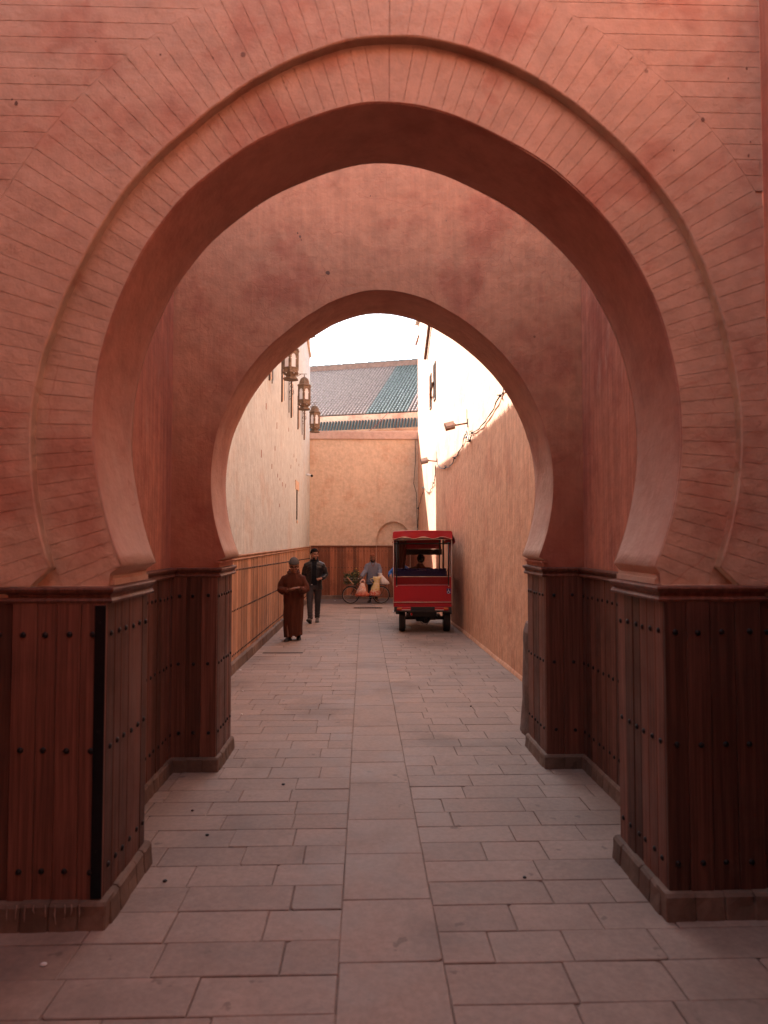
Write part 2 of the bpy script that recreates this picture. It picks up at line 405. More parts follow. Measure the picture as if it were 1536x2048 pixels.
# ------------------------------------------------------------------ arches
# measured unevenness of the hand-made curves: (angle in degrees, radial offset in metres)
WARP = {1.69: ([(-25, -.013), (-10, -.014), (0, -.004), (13, .005), (23, .009), (35, .022), (43, .028), (51, .022), (57, .022), (66, .012), (75, .012), (84, 0)], [(-25, .004), (0, .011), (12, .014), (25, .025), (36, .028), (50, .021), (64, .007), (71, .010), (84, 0)]),
        1.974: ([(-20, 0), (2, -.011), (9, -.026), (15, -.044), (25, -.058), (31, -.055), (38, -.046), (50, -.048), (56, -.034), (63, -.013), (70, .006), (77, .022), (84, .018)], [(-20, 0), (0, .005), (12, .002), (18, .004), (26, .018), (33, .032), (50, .036), (57, .044), (64, .048), (71, .046), (77, .038), (84, .018)]),
        1.6: ([(6, -.005), (15, -.002), (24, -.013), (42, -.019), (50, -.025), (60, -.014), (68, .003), (76, .008), (84, 0)], [(0, 0), (30, -.008), (50, -.014), (60, -.008), (70, .004), (84, 0)])}
def warp(r, side, a):
    k = min(WARP, key=lambda q: abs(q-r))
    if abs(k-r) > .03: return 0
    T = WARP[k][0 if side < 0 else 1]; d = math.degrees(a)
    if d <= T[0][0]: return T[0][1]
    for (x0, y0), (x1, y1) in zip(T[:-1], T[1:]):
        if d <= x1: t = (d-x0)/(x1-x0); t = t*t*(3-2*t); return y0+(y1-y0)*t
    return T[-1][1]
def arc_half(cx, zc, c, r, zb, n, side, f0=0, f1=1):
    a0 = -asin((zc-zb)/r); a1 = acos(c/r); out = []
    for i in range(n+1):
        a = a0+(a1-a0)*(f0+(f1-f0)*i/n); q = r+warp(r, side, a); x = c-q*cos(a); out.append((cx+side*-x if side > 0 else cx+x, zc+q*sin(a)))
    return out
def arch_line(cx, zc, c, r, zb, n=44, rnd=.25):
    L = arc_half(cx, zc, c, r, zb, n, -1); R = arc_half(cx, zc, c, r, zb, n, 1)[::-1]
    P = [(x, soft(x, z, cx)) for x, z in L+R[1:]]; k = n
    for _ in range(int(rnd*4)):
        Q = list(P)
        for i in range(k-4, k+5): Q[i] = ((P[i-1][0]+P[i+1][0])/2*.5+P[i][0]*.5, (P[i-1][1]+P[i+1][1])/2*.5+P[i][1]*.5)
        P = Q
    return P
def ray_rect(o, p, x0, x1, ztop):
    dx, dz = p[0]-o[0], p[1]-o[1]; t = 1e9
    if dx < -1e-9: t = min(t, (x0-o[0])/dx)
    if dx > 1e-9: t = min(t, (x1-o[0])/dx)
    if dz > 1e-9: t = min(t, (ztop-o[1])/dz)
    return (o[0]+dx*t, o[1]+dz*t)
def strip(b, A, B, ya, yb=None):
    yb = ya if yb is None else yb; n = len(b.v); k = len(A)
    b.v += [(x, ya, z) for x, z in A]+[(x, yb, z) for x, z in B]
    for i in range(k-1): b.f.append((n+i, n+i+1, n+k+i+1, n+k+i)); b.r.append(0)
def to_rect(P, o, x0, x1, zt):
    Q = [ray_rect(o, p, x0, x1, zt) for p in P]
    for corner in ((x0, zt), (x1, zt)):
        i = min(range(len(Q)), key=lambda i: (Q[i][0]-corner[0])**2+(Q[i][1]-corner[1])**2); Q[i] = corner
    return Q
def wob(x, z, s=2.2, a=.006): return a*noise.noise(Vector((x*s, z*s, 3.1)))
def soffit(name, parent, P, y0, y1, m, ctr, n=7, ch=.007):
    """curved underside with soft chamfered edges and hand-made unevenness"""
    b = MB(); rings = []
    def off(p, d):
        v = Vector((p[0]-ctr[0], p[1]-ctr[1])).normalized(); return (p[0]+v.x*d, p[1]+v.y*d)
    ys = [(y0, ch), (y0+ch*.3, ch*.35), (y0+ch, 0)]+[(y0+(y1-y0)*i/n, 0) for i in range(1, n)]+[(y1-ch, 0), (y1-ch*.3, ch*.35), (y1, ch)]
    for yy, d in ys:
        rings.append([(q[0], yy, q[1]) for q in [off(p, d+ (wob(p[0]+yy, p[1]+yy*2) if 0 < i < len(P)-1 else 0)) for i, p in enumerate(P)]])
    b.loft(rings, cap=False, closed=False); return b.build(name, m, parent, smooth=True)
def jag(p, q, gap, n=16):
    """points from p to q, nudged sideways like an incised rope line"""
    v = Vector((q[0]-p[0], q[1]-p[1])); nn = Vector((-v.y, v.x)).normalized(); out = []
    for i in range(n+1):
        w = gap*(.35+1.0*(i % 2)*random.random()) if 0 < i < n else 0
        out.append((p[0]+v.x*i/n+nn.x*w, p[1]+v.y*i/n+nn.y*w))
    return out
def block(parent, name, poly, y, d, m):
    b = MB(); n = len(poly); b.face([(x, y, z) for x, z in poly])
    for i in range(n):
        j = (i+1) % n; b.face([(poly[i][0], y, poly[i][1]), (poly[i][0], y+d, poly[i][1]), (poly[j][0], y+d, poly[j][1]), (poly[j][0], y, poly[j][1])])
    return b.build(name, m, parent)
def clip_poly(P, planes):
    for nx_, nz_, d in planes:
        Q = []; n = len(P)
        for i in range(n):
            a, b = P[i], P[(i+1) % n]; fa, fb = a[0]*nx_+a[1]*nz_-d, b[0]*nx_+b[1]*nz_-d
            if fa >= 0: Q.append(a)
            if (fa >= 0) != (fb >= 0): t = fa/(fa-fb); Q.append((a[0]+(b[0]-a[0])*t, a[1]+(b[1]-a[1])*t))
        P = Q
        if len(P) < 3: return []
    return P
AW, AH = .17, .010
def soft(x, z, cx):
    return z-AH*max(0, 1-abs(x-cx)/AW)**2
def voussoirs(parent, cx, zc, c, r0, r1, zb, y, m, step, gap=.0021, d=.005, planes=None):
    for side in (-1, 1):
        def pt(a, r):
            r = r+warp(r, side, a); return ((cx+(c-r*cos(a))) if side < 0 else (cx-(c-r*cos(a))), zc+r*sin(a))
        a0 = -asin((zc-zb)/r0); at0, at1 = acos(c/r0), acos(c/r1); k = int((min(at0, at1)-a0)/step); da = (min(at0, at1)-.004-a0)/k
        for i in range(k):
            A, Bq = a0+da*i, a0+da*(i+1); last = i == k-1
            arc_in = [pt(A+(Bq-A)*t/3, r0) for t in range(4)]; arc_out = [pt(A+(Bq-A)*t/3, r1) for t in range(4)]
            if last:
                arc_in.append(pt(at0, r0)); arc_out.append(pt(at1, r1))
            s = -side
            e2 = jag(arc_in[-1], arc_out[-1], gap*s); e1 = jag(arc_out[0], arc_in[0], gap*s)
            arc_in = [(x, soft(x, z, cx)) for x, z in arc_in]; arc_out = [(x, soft(x, z, cx)) for x, z in arc_out]
            e2 = jag(arc_in[-1], arc_out[-1], gap*s); e1 = jag(arc_out[0], arc_in[0], gap*s)
            poly = arc_in[:-1]+e2[:-1]+arc_out[::-1][:-1]+e1[:-1]
            if planes and i < 30: poly = clip_poly(poly, planes(side))
            if len(poly) > 2: block(parent, 'voussoir', poly, y, d, m)
# ================================================================== FRONT GATEWAY
G = dict(cx=.125, zc=2.29, c=.24, R=1.69, Rm=1.974, Rb=2.40)
ZS, ZC = 1.619, 1.528      # springing, top of cornice
X0, X1, ZT = -3.4, 2.0, 4.75
YO, YR, YB = 3.30, 3.355, 3.91
gate = thing('horseshoe_gateway', (.125, 3.6, 0), 'nearest and largest horseshoe arch, plaster scored with radiating joints', 'gateway')
inner_arc = arch_line(G['cx'], G['zc'], G['c'], G['R'], ZS)
outer_arc = arch_line(G['cx'], G['zc'], G['c'], G['Rm'], ZS)
D = .006
XL, XR = -1.235, 1.472     # plaster faces of the piers inside the opening
inner = [(XL, ZC), (XL+.004, 1.585)]+inner_arc+[(XR-.004, 1.585), (XR, ZC)]
fl, fr = (-1.585, ZC), (1.84, ZC)
outer = [fl, ((fl[0]+outer_arc[0][0])/2, (fl[1]+ZS)/2)]+outer_arc+[((fr[0]+outer_arc[-1][0])/2, (fr[1]+ZS)/2), fr]
b = MB()
strip(b, inner, outer, YR+D); strip(b, outer, outer, YO+D, YR+D)
rect = to_rect(outer, (.125, ZC), X0, X1, ZT); strip(b, outer, rect, YO+D)
rect2 = to_rect(inner, (.125, ZC), X0, X1, ZT); strip(b, inner, rect2, YB)
b.box(X0, X1, YO+D, YB, ZT, ZT+.02)
b.build('wall', M['gate'], gate)
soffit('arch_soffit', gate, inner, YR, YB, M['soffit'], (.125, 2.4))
# rounded lip of the outer order
b = MB(); rr = []
for dy, dr in ((0, .007), (.002, .002), (.007, 0), (.03, 0), (.055, 0)):
    rr.append([(p[0]+(p[0]-.125)*dr/1.8, YO-.0015+dy, p[1]+(p[1]-2.3)*dr/1.8) for p in outer])
b.loft(rr, cap=False, closed=False); b.build('arch_lip', M['gate'], gate, smooth=True)
def diag_plane(s, outside):
    o0 = outer_arc[0] if s < 0 else outer_arc[-1]; f = fl if s < 0 else fr
    nx_, nz_ = (f[1]-o0[1]), -(f[0]-o0[0])            # normal of the foot line
    if nx_*(-.125+f[0])*1.0 < 0: nx_, nz_ = -nx_, -nz_   # pointing away from the opening
    if not outside: nx_, nz_ = -nx_, -nz_
    return (nx_, nz_, nx_*f[0]+nz_*f[1])
voussoirs(gate, G['cx'], G['zc'], G['c'], G['R']+.007, G['Rm']+.0, ZS, YR, M['gate'], radians(2.15), planes=lambda s: [(0, 1, ZC)])
voussoirs(gate, G['cx'], G['zc'], G['c'], G['Rm']+.007, G['Rb'], ZS, YO, M['gate'], radians(2.15), planes=lambda s: [(0, 1, ZC)]+([(-1, 0, -X1)] if s > 0 else []))
for s in (-1, 1):   # plain wedge between the lowest joint and the cornice
    a0 = -asin((G['zc']-ZS)/(G['R']+.007)); q = lambda r, a: (G['cx']+s*-(G['c']-r*cos(a)), G['zc']+r*sin(a)); A = q(G['R']+.009, a0); J = q(G['Rm'], a0); t = (A[1]-ZC-.001)/(A[1]-J[1]); J = (A[0]+(J[0]-A[0])*t, ZC+.001)
    i0, i1 = (inner[0], inner[1]) if s < 0 else (inner[-1], inner[-2]); e = -s*.003
    block(gate, 'plaster_panel', [(i0[0], ZC), (i1[0], i1[1]), (A[0], A[1]-.0015), (J[0]+e, J[1])], YR, D, M['gate'])
for s in (-1, 1):
    a0 = -asin((G['zc']-ZS)/(G['Rm']+.007)); q = lambda r, a: (G['cx']+s*-(G['c']-r*cos(a)), G['zc']+r*sin(a)); A = q(G['Rm']+.007, a0); J = q(G['Rb'], a0); f = fl if s < 0 else fr
    poly = clip_poly([A, J, (J[0], ZC-.2), (f[0], ZC-.2), f], [(0, 1, ZC)]+([(-1, 0, -X1)] if s > 0 else []))
    block(gate, 'plaster_panel', [(x, z-.0015) if z > ZC+.01 else (x, z) for x, z in poly], YO, D, M['gate'])
def border_x(z, s):
    t = G['Rb']**2-(z-G['zc'])**2
    if t <= G['c']**2: return G['cx']
    return G['cx']+s*(sqrt(t)-G['c'])
z = 2.62-.0798*3
while z < ZT-.01:
    z1_ = min(z+.0798, ZT)
    for s in (-1, 1):
        xe = X0 if s < 0 else X1; a, b_ = border_x(z, s), border_x(z1_, s)
        if s > 0 and min(a, b_) > X1-.05: continue
        p = [(xe, z+.0012)]+[(xe, z1_)]+[(b_+s*.002, z1_)]+[(a+s*.002, z+.0012)]
        lo = jag((a+s*.002, z+.0012), (xe, z+.0012), .0028*s, 90)
        block(gate, 'stone_course', [(xe, z1_), (b_+s*.002, z1_)]+lo[:-1]+[(xe, z+.0012)], YO, D, M['gate'])
    z = z1_
# lower pier cores (behind boards), cornice, boards, kerb
b = MB()
b.box(X0, XL-.0, YO+.012, YB-.004, -.1, ZC-.001); b.build('pier', M['gate'], gate)
MB().box(XR, X1, YO+.012, YB-.004, -.1, ZC-.001).build('pier', M['gate'], gate)
rowsF = (1.352, .812, .252)
for s in (-1, 1):
    xi = -1.243 if s < 0 else 1.480; xstep = -1.66 if s < 0 else 1.935
    YF = YO+.012
    if s < 0:
        front = [((xi, YF), (xi, YB-.01))]; pF = ((xstep, YF), (xi+.021, YF)); pS = ((xi, YF+.001), (xi, YB)); far_ = ((X0, YF+.012), (xstep, YF+.012))
    else:
        pF = ((xi-.021, YF), (xstep, YF)); pS = ((xi, YB), (xi, YF+.001)); far_ = ((xstep, YF+.012), (X1, YF+.012))
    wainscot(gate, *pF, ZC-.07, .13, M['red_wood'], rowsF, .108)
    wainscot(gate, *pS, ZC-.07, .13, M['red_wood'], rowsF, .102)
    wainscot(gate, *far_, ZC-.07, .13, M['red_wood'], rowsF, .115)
    if s < 0:
        cp = [(X0, YF+.030), (xstep, YF+.030), (xstep, YF+.012), (xi+.012, YF+.012), (xi+.012, YB+.02)]
        kp = [(X0, YF), (xi+.052, YF)]; kq = [(xi, YF), (xi, YB+.03)]
    else:
        cp = [(xi-.012, YB+.02), (xi-.012, YF+.012), (xstep, YF+.012), (xstep, YF+.030), (X1, YF+.030)]
        kp = [(xi-.052, YF), (X1, YF)]; kq = [(xi, YB+.03), (xi, YF)]
    cornice(gate, cp, ZC-.078, CORN, M['red_wood'], rope=True)
    kerb(gate, kp, .125, .055, .13); kerb(gate, kq, .125, .055, .13)
    # low plaster string between cornice and springing on the reveal
    b = MB(); xx = (XL if s < 0 else XR)
    b.box(min(xx, xx-s*.022), max(xx, xx-s*.022), YR+.02, YB-.02, ZC+.002, ZC+.03); b.box(min(xx, xx-s*.012), max(xx, xx-s*.012), YR+.02, YB-.02, ZC+.03, ZC+.048)
    b.build('reveal_moulding', M['gate'], gate)
b = MB(); b.box(-1.272, -1.2205, YO-.0165, YO-.0105, .08, 1.44, b=.002)
for zz in (.3, .85, 1.36): b.ball((-1.246, YO-.0165, zz), .006, .003, .006, 8, 4)
b.build('corner_strip', M['iron'], gate)['label'] = 'black iron strip at the pier corner'
# plaster scars on the gate face
def scar(parent, x, y, z, r, m, name='plaster_chip'):
    b = MB(); n = 9; ring = [(x+r*cos(2*pi*i/n)*random.uniform(.5, 1), z+r*1.4*sin(2*pi*i/n)*random.uniform(.5, 1)) for i in range(n)]
    b.face([(p, y-.0012, q) for p, q in ring]); o = b.build(name, m, parent); return o
M['scar'] = stone('exposed_mortar', (.16, .09, .07), (.30, .18, .14), .95, .5, .8)
for x, z, r in ((-.60, 4.15, .014), (-1.70, 3.88, .012), (-1.72, 3.9, .006), (1.70, 3.86, .012), (1.93, 4.13, .008), (1.55, 3.7, .006), (1.93, 3.68, .008)):
    scar(gate, x, YO, z, r, M['scar'])
rc = random.Random(21)
for k in range(26):
    x, z = rc.uniform(-1.75, 1.95), rc.uniform(2.2, 4.3)
    if (x-.125)**2+(z-2.29)**2 > 2.05**2: scar(gate, x, YO, z, rc.uniform(.002, .006), M['scar'])
M['drip'] = plain('lime_drip', (.24, .17, .14), .9, var=.3)
for k in range(11):
    x = -1.72+k*.042+rc.uniform(-.01, .01); L_ = rc.uniform(.03, .09); B = MB()
    B.tube([(x, YO+.012-.0555, .072), (x+rc.uniform(-.004, .004), YO+.012-.060, .072-L_*.5), (x+rc.uniform(-.005, .005), YO+.012-.058, .072-L_)], [.003, .004, .002], 5); B.build('lime_drip', M['drip'], gate)
# ================================================================== REAR GATEWAY
H = dict(cx=.155, zc=2.235, c=.2, R=1.6)
RY0, RY1, RZT = 5.55, 6.15, 6.2
rear = thing('horseshoe_gateway', (.155, 5.85, gz(5.85)), 'smaller plain horseshoe arch standing behind the big scored one', 'gateway')
rarc = arch_line(H['cx'], H['zc'], H['c'], H['R'], 1.612)
RL, RR = -1.19, 1.49
rin = [(RL, ZC), (RL+.004, 1.58)]+rarc+[(RR-.004, 1.58), (RR, ZC)]
b = MB(); rx0, rx1 = -3.4, 3.4
q = to_rect(rin, (.155, ZC), rx0, rx1, RZT); strip(b, rin, q, RY0)
q2 = to_rect(rin, (.155, ZC), rx0, rx1, RZT); strip(b, rin, q2, RY1); b.box(rx0, rx1, RY0, RY1, RZT, RZT+.02)
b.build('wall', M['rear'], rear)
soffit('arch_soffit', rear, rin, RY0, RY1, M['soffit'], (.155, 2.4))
for a_, c_ in ((rx0, RL), (RR, rx1)): MB().box(a_, c_, RY0+.012, RY1-.004, -.3, ZC-.001).build('pier', M['rear'], rear)
rowsR = (1.385, .845, .30)
SL, SR = -1.555, 1.80     # passage side walls
for s in (-1, 1):
    xi = -1.198 if s < 0 else 1.498; xs = SL if s < 0 else SR; YF = RY0+.006
    if s < 0:
        pF = ((xs+.02, YF), (xi+.021, YF)); pS = ((xi, YF+.001), (xi, RY1)); cp = [(xs+.05, YF+.012), (xi+.012, YF+.012), (xi+.012, RY1+.02)]; kp = [(xs+.03, YF), (xi+.048, YF)]; kq = [(xi, YF), (xi, RY1+.02)]
    else:
        pF = ((xi-.021, YF), (xs-.02, YF)); pS = ((xi, RY1), (xi, YF+.001)); cp = [(xi-.012, RY1+.02), (xi-.012, YF+.012), (xs-.05, YF+.012)]; kp = [(xi-.048, YF), (xs-.03, YF)]; kq = [(xi, RY1+.02), (xi, YF)]
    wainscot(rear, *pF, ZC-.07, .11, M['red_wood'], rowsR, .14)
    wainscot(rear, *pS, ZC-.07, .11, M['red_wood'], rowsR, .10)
    cornice(rear, cp, ZC-.078, CORN, M['red_wood'], rope=True)
    kerb(rear, kp, .11, .05, .13); kerb(rear, kq, .11, .05, .13)
    b = MB(); xx = (RL if s < 0 else RR)
    b.box(min(xx, xx-s*.024), max(xx, xx-s*.024), RY0-.01, RY1-.02, ZC+.002, ZC+.035); b.box(min(xx, xx-s*.04), max(xx, xx-s*.04), RY0-.02, RY1-.02, ZC+.035, ZC+.05); b.box(min(xx, xx-s*.015), max(xx, xx-s*.015), RY0-.005, RY1-.02, ZC+.05, 1.6)
    b.build('reveal_moulding', M['rear'], rear)
for x, z, r in ((-.53, 4.25, .012), (-.55, 4.28, .008), (-.52, 4.22, .006), (-.88, 4.5, .006), (.05, 4.6, .006), (.68, 4.4, .006), (-.3, 3.95, .02)):
    scar(rear, x, RY0, z, r, M['scar'])
# passage side walls
for s in (-1, 1):
    x = SL if s < 0 else SR; Y0_, Y1_ = YB+.001, RY0-.001
    w = thing('side_wall', (x, 4.7, gz(4.7)), 'dark red streaked %s wall between the two arches' % ('left' if s < 0 else 'right'), 'wall')
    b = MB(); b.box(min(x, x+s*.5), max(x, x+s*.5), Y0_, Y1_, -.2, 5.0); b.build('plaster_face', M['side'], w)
    seg = ((x, Y0_), (x, Y1_)) if s < 0 else ((x, Y1_), (x, Y0_))
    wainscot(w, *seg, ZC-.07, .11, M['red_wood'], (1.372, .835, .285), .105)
    cp = [(x-s*.010, seg[0][1]), (x-s*.010, seg[1][1])]; cornice(w, cp, ZC-.078, CORN, M['red_wood'], rope=True)
    kerb(w, [seg[0], seg[1]], .11, .045, .13)
# ================================================================== LEFT ALLEY HOUSE
def wall_holes(b, mp, us, vs, holes, depth):
    """rectangular wall sheet with rectangular recesses; holes (u0,u1,v0,v1)"""
    U = sorted(set([us[0], us[1]]+[h[0] for h in holes]+[h[1] for h in holes])); V = sorted(set([vs[0], vs[1]]+[h[2] for h in holes]+[h[3] for h in holes]))
    for a, c in zip(U[:-1], U[1:]):
        for e, f in zip(V[:-1], V[1:]):
            if any(h[0] <= a and c <= h[1] and h[2] <= e and f <= h[3] for h in holes): continue
            b.face([mp(a, e, 0), mp(c, e, 0), mp(c, f, 0), mp(a, f, 0)])
    for h in holes:
        a, c, e, f = h[:4]; d = -(h[4] if len(h) > 4 else depth)
        b.face([mp(a, e, 0), mp(a, e, d), mp(a, f, d), mp(a, f, 0)]); b.face([mp(c, e, 0), mp(c, e, d), mp(c, f, d), mp(c, f, 0)])
        b.face([mp(a, e, 0), mp(a, e, d), mp(c, e, d), mp(c, e, 0)]); b.face([mp(a, f, 0), mp(a, f, d), mp(c, f, d), mp(c, f, 0)])
        b.face([mp(a, e, d), mp(c, e, d), mp(c, f, d), mp(a, f, d)])
LX0, LX1, LY0, LY1, LTOP = -1.925, -1.965, 6.16, 24.68, 9.1
house = thing('tall_house', (-1.95, 15, gz(15)), 'tall pale pink house on the left of the alley above orange boards', 'house')
mp, L = frame_of((LX0, LY0), (LX1, LY1)); nL = lambda Y: (Y-LY0)/(LY1-LY0)*L
slits = [(nL(Y)-.2, nL(Y)+.2, 5.15, 5.98, .22) for Y in (10.2, 12.3, 14.35, 16.5, 18.6, 20.5, 22.6)]
niche = [(nL(19.95)-.13, nL(19.95)+.1, 2.32, 3.19, .2)]
b = MB(); wall_holes(b, mp, (0, L), (-.4, LTOP), slits+niche, .2)
b.face([mp(0, -.4, -5), mp(0, LTOP, -5), mp(0, LTOP, 0), mp(0, -.4, 0)]); b.face([mp(L, -.4, 0), mp(L, -.4, -5), mp(L, LTOP, -5), mp(L, LTOP, 0)]); b.face([mp(0, LTOP, 0), mp(L, LTOP, 0), mp(L, LTOP, -5), mp(0, LTOP, -5)])
b.build('wall', M['alley_l'], house)
for h in slits:
    b = MB(); b.face([mp(h[0]+.01, h[2]+.01, -.21), mp(h[1]-.01, h[2]+.01, -.21), mp(h[1]-.01, h[3]-.01, -.21), mp(h[0]+.01, h[3]-.01, -.21)])
    f = b.build('window', M['dark'], house)
    b = MB()     # ochre surround tapering to a point below the slit, dark strip on its near side painted in for the shaded opening
    b.ext([(h[0]-.30, h[2]-.16), (h[0]-.02, h[2]-.05), (h[0]-.02, h[3]), (h[0]-.30, h[3])], -.002, .028, mp=mp); b.build('surround', M['back'], f)
    b = MB(); b.ext([(h[0]-.345, h[2]-.16), (h[0]-.302, h[2]-.12), (h[0]-.302, h[3]), (h[0]-.345, h[3])], -.002, .036, mp=mp); b.build('slit_shade_strip', M['sh'], f)  # raised strip; shutter brown stands in for shade inside the slit
h = niche[0]; b = MB(); b.face([mp(h[0]+.01, h[2]+.01, -.19), mp(h[1]-.01, h[2]+.01, -.19), mp(h[1]-.01, h[3]-.01, -.19), mp(h[0]+.01, h[3]-.01, -.19)]); b.build('slit_opening', M['dark'], house)
for q0, q1, z0_, z1_, w_, m_ in ((-.20, -.14, 2.34, 3.2, .03, 'dark'), (-.55, .45, 3.2, 3.46, .02, 'back'), (-.14, .12, 2.24, 2.32, .02, 'back')):  # dark strip painted in for the shaded slit opening; ochre pieces trim it
    MB().ext([(nL(19.95)+q0, z0_), (nL(19.95)+q1, z0_), (nL(19.95)+q1, z1_), (nL(19.95)+q0, z1_)], -.002, w_, mp=mp).build('slit_shade_and_trim', M[m_], house)
b = MB()
for Y, z, hh in ((12.9, 3.38, .14), (14.9, 3.75, .1), (14.4, 3.3, .1), (15.4, 3.2, .08), (15.8, 3.15, .05), (16.3, 3.08, .1), (17, 3.1, .09), (15.8, 2.55, .08), (19, 4.1, .1), (19.7, 4.05, .1), (20.5, 4.0, .08), (17.6, 4.6, .1), (13.5, 4.4, .12), (15.2, 4.3, .14), (18.2, 3.7, .1)):
    u = nL(Y); b.ext([(u-.03, z-hh/2), (u+.03, z-hh/2), (u+.03, z+hh/2), (u-.03, z+hh/2)], -.01, .003, mp=mp)
b.build('scaffold_hole_shade_tabs', plain('painted_hole_shade', (.30, .11, .06), .9), house)  # raised tabs; their colour stands in for the shade inside holes
off = nL
studs = MB()
sx0, sx1 = LX0, LX1
cw = 1.875-1.925
wainscot(house, (LX0, LY0), (LX1, LY1), ZC-.07, .15, M['alley_wood'], (1.455, .865, .22), .115, thick=.03, stud_part=studs)
studs.build('studs', M['stud'], house, kind='stuff')
cornice(house, [(LX0+.015, LY0), (LX1+.015, LY1)], ZC-.078, CORN, M['alley_wood'])
kerb(house, [(LX0, LY0), (LX1, LY1)], .15, .085, .24)
# tiled coping that throws the scalloped shadow
M['clay'] = plain('clay_tile', (.24, .13, .09), .8, var=.25, nscale=6)
M['green_tile'] = plain('green_glazed_tile', (.018, .028, .021), .4, var=.5, nscale=9, spec=.7)
b = MB(); b.ext([(-.35, LTOP+.02), (.10, LTOP-.02), (.10, LTOP+.03), (-.35, LTOP+.2)], 0, L, mp=lambda u, v, w: mp(w, v, u)); b.build('coping', M['alley_l'], house)
n = int(L/.16)
for i in range(n):
    u = (i+.5)*L/n; b = MB(); rings = []
    dr = random.uniform(-.02, .02)
    for w, r in ((-.32, .06), (.17+dr, .072)):
        zc_ = LTOP+.055-(w)*.28
        rings.append([mp(u+r*cos(pi*k/6), zc_+r*sin(pi*k/6), w) for k in range(7)]+[mp(u+(r-.015)*cos(pi*k/6), zc_+(r-.015)*sin(pi*k/6), w) for k in range(6, -1, -1)])
    b.loft(rings); b.build('coping_tile', M['clay'], house)
b = MB(); b.tube([mp(nL(21.0), 8.99, .03), mp(nL(24.4), 8.35, .03)], .05, 6); b.build('raking_moulding', M['back'], house)
# ================================================================== RIGHT ALLEY HOUSE
rhouse = thing('tall_house', (2.1, 15, gz(15)), 'tall orange streaked house on the right, its upper wall in white sunlight', 'house')
RP = [(2.135, 6.16), (2.115, 14.6), (1.965, 24.7)]
lens = []
mpA, LA = frame_of((2.115, 14.6), (2.135, 6.16)); mpB, LB = frame_of((1.965, 24.7), (2.115, 14.6))
b = MB(); wall_holes(b, mpA, (0, LA), (-.4, 9.6), [], .1)
uB = lambda Y: (24.7-Y)/(24.7-14.6)*LB
wins = [(uB(20.7), uB(20.3), 5.72, 6.78, .10), (uB(19.7), uB(19.25), 5.78, 6.86, .10)]
b2 = MB(); wall_holes(b, mpB, (0, LB), (-.5, 9.6), wins, .1)
b.face([mpA(LA, -.4, 0), mpA(LA, 9.6, 0), mpA(LA, 9.6, -5), mpA(LA, -.4, -5)]); b.face([mpA(0, 9.6, 0), mpA(LA, 9.6, 0), mpA(LA, 9.6, -5), mpA(0, 9.6, -5)])
b.face([mpB(0, 9.6, 0), mpB(LB, 9.6, 0), mpB(LB, 9.6, -5), mpB(0, 9.6, -5)]); b.face([mpB(0, -.4, 0), mpB(0, 9.6, 0), mpB(0, 9.6, -5), mpB(0, -.4, -5)])
b.build('wall', M['alley_r'], rhouse)
for h in wins:
    fr_ = MB(); fr_.box(0, 0, 0, 0, 0, 0) if False else None
    B = MB()
    for a, c, e, f in ((h[0], h[0]+.05, h[2], h[3]), (h[1]-.05, h[1], h[2], h[3]), (h[0]+.05, h[1]-.05, h[3]-.05, h[3]), (h[0]+.05, h[1]-.05, h[2], h[2]+.05)):
        B.ext([(a, e), (c, e), (c, f), (a, f)], -.09, .03, mp=mpB)
    w = B.build('window', M['sh'], rhouse)
    for k in range(3):
        a = h[0]+.055+(h[1]-h[0]-.11)*k/3; c = a+(h[1]-h[0]-.11)/3-.006
        MB().ext([(a, h[2]+.055), (c, h[2]+.055), (c, h[3]-.055), (a, h[3]-.055)], -.08, -.06-.004*k, mp=mpB).build('slat', M['sh'], w)
B = MB(); B.tube([mpB(uB(20.35), 6.05, .04), mpB(uB(20.1), 6.08, .07), mpB(uB(19.6), 6.32, .04)], .03, 6); B.build('shutter_stay', M['rust'], rhouse)
B = MB(); B.tube([mpB(uB(21.6), 7.55, .06), mpB(uB(19.6), 8.7, .06)], .05, 8); B.build('drain_pipe', M['rust'], rhouse)
for z in (3.6, 4.5, 5.2, 6.1):
    pass
B = MB(); B.tube([mpB(uB(24.2), 9.1, .02), mpB(uB(24.2), 8.75, .12)], [.03, .05], 6); B.build('rain_spout', M['clay'], rhouse)
B = MB(); B.ext([(-.3, 9.6), (.12, 9.6), (.12, 9.68), (-.3, 9.78)], 0, LA, mp=lambda u, v, w: mpA(w, v, u)); B.ext([(-.3, 9.6), (.12, 9.6), (.12, 9.68), (-.3, 9.78)], 0, LB, mp=lambda u, v, w: mpB(w, v, u)); B.build('coping', M['alley_l'], rhouse)
# rough worn base course
B = MB()
for mp_, LL in ((mpA, LA), (mpB, LB)):
    n_ = int(LL/.2); rg = []
    for i in range(n_+1):
        u = LL*i/n_; g0 = gz(mp_(u, 0, 0)[1]); t = .022+.008*noise.noise(Vector((u*.9, 0, 0))); hh = .05+.02*noise.noise(Vector((u*.7, 5, 0)))
        rg.append([mp_(u, g0-.1, 0), mp_(u, g0-.1, t+.02), mp_(u, g0+.02, t), mp_(u, g0+hh, .012), mp_(u, g0+hh+.02, -.01)])
    B.loft(rg, cap=False, closed=False)
B.build('base_render', M['alley_r'], rhouse, smooth=True)
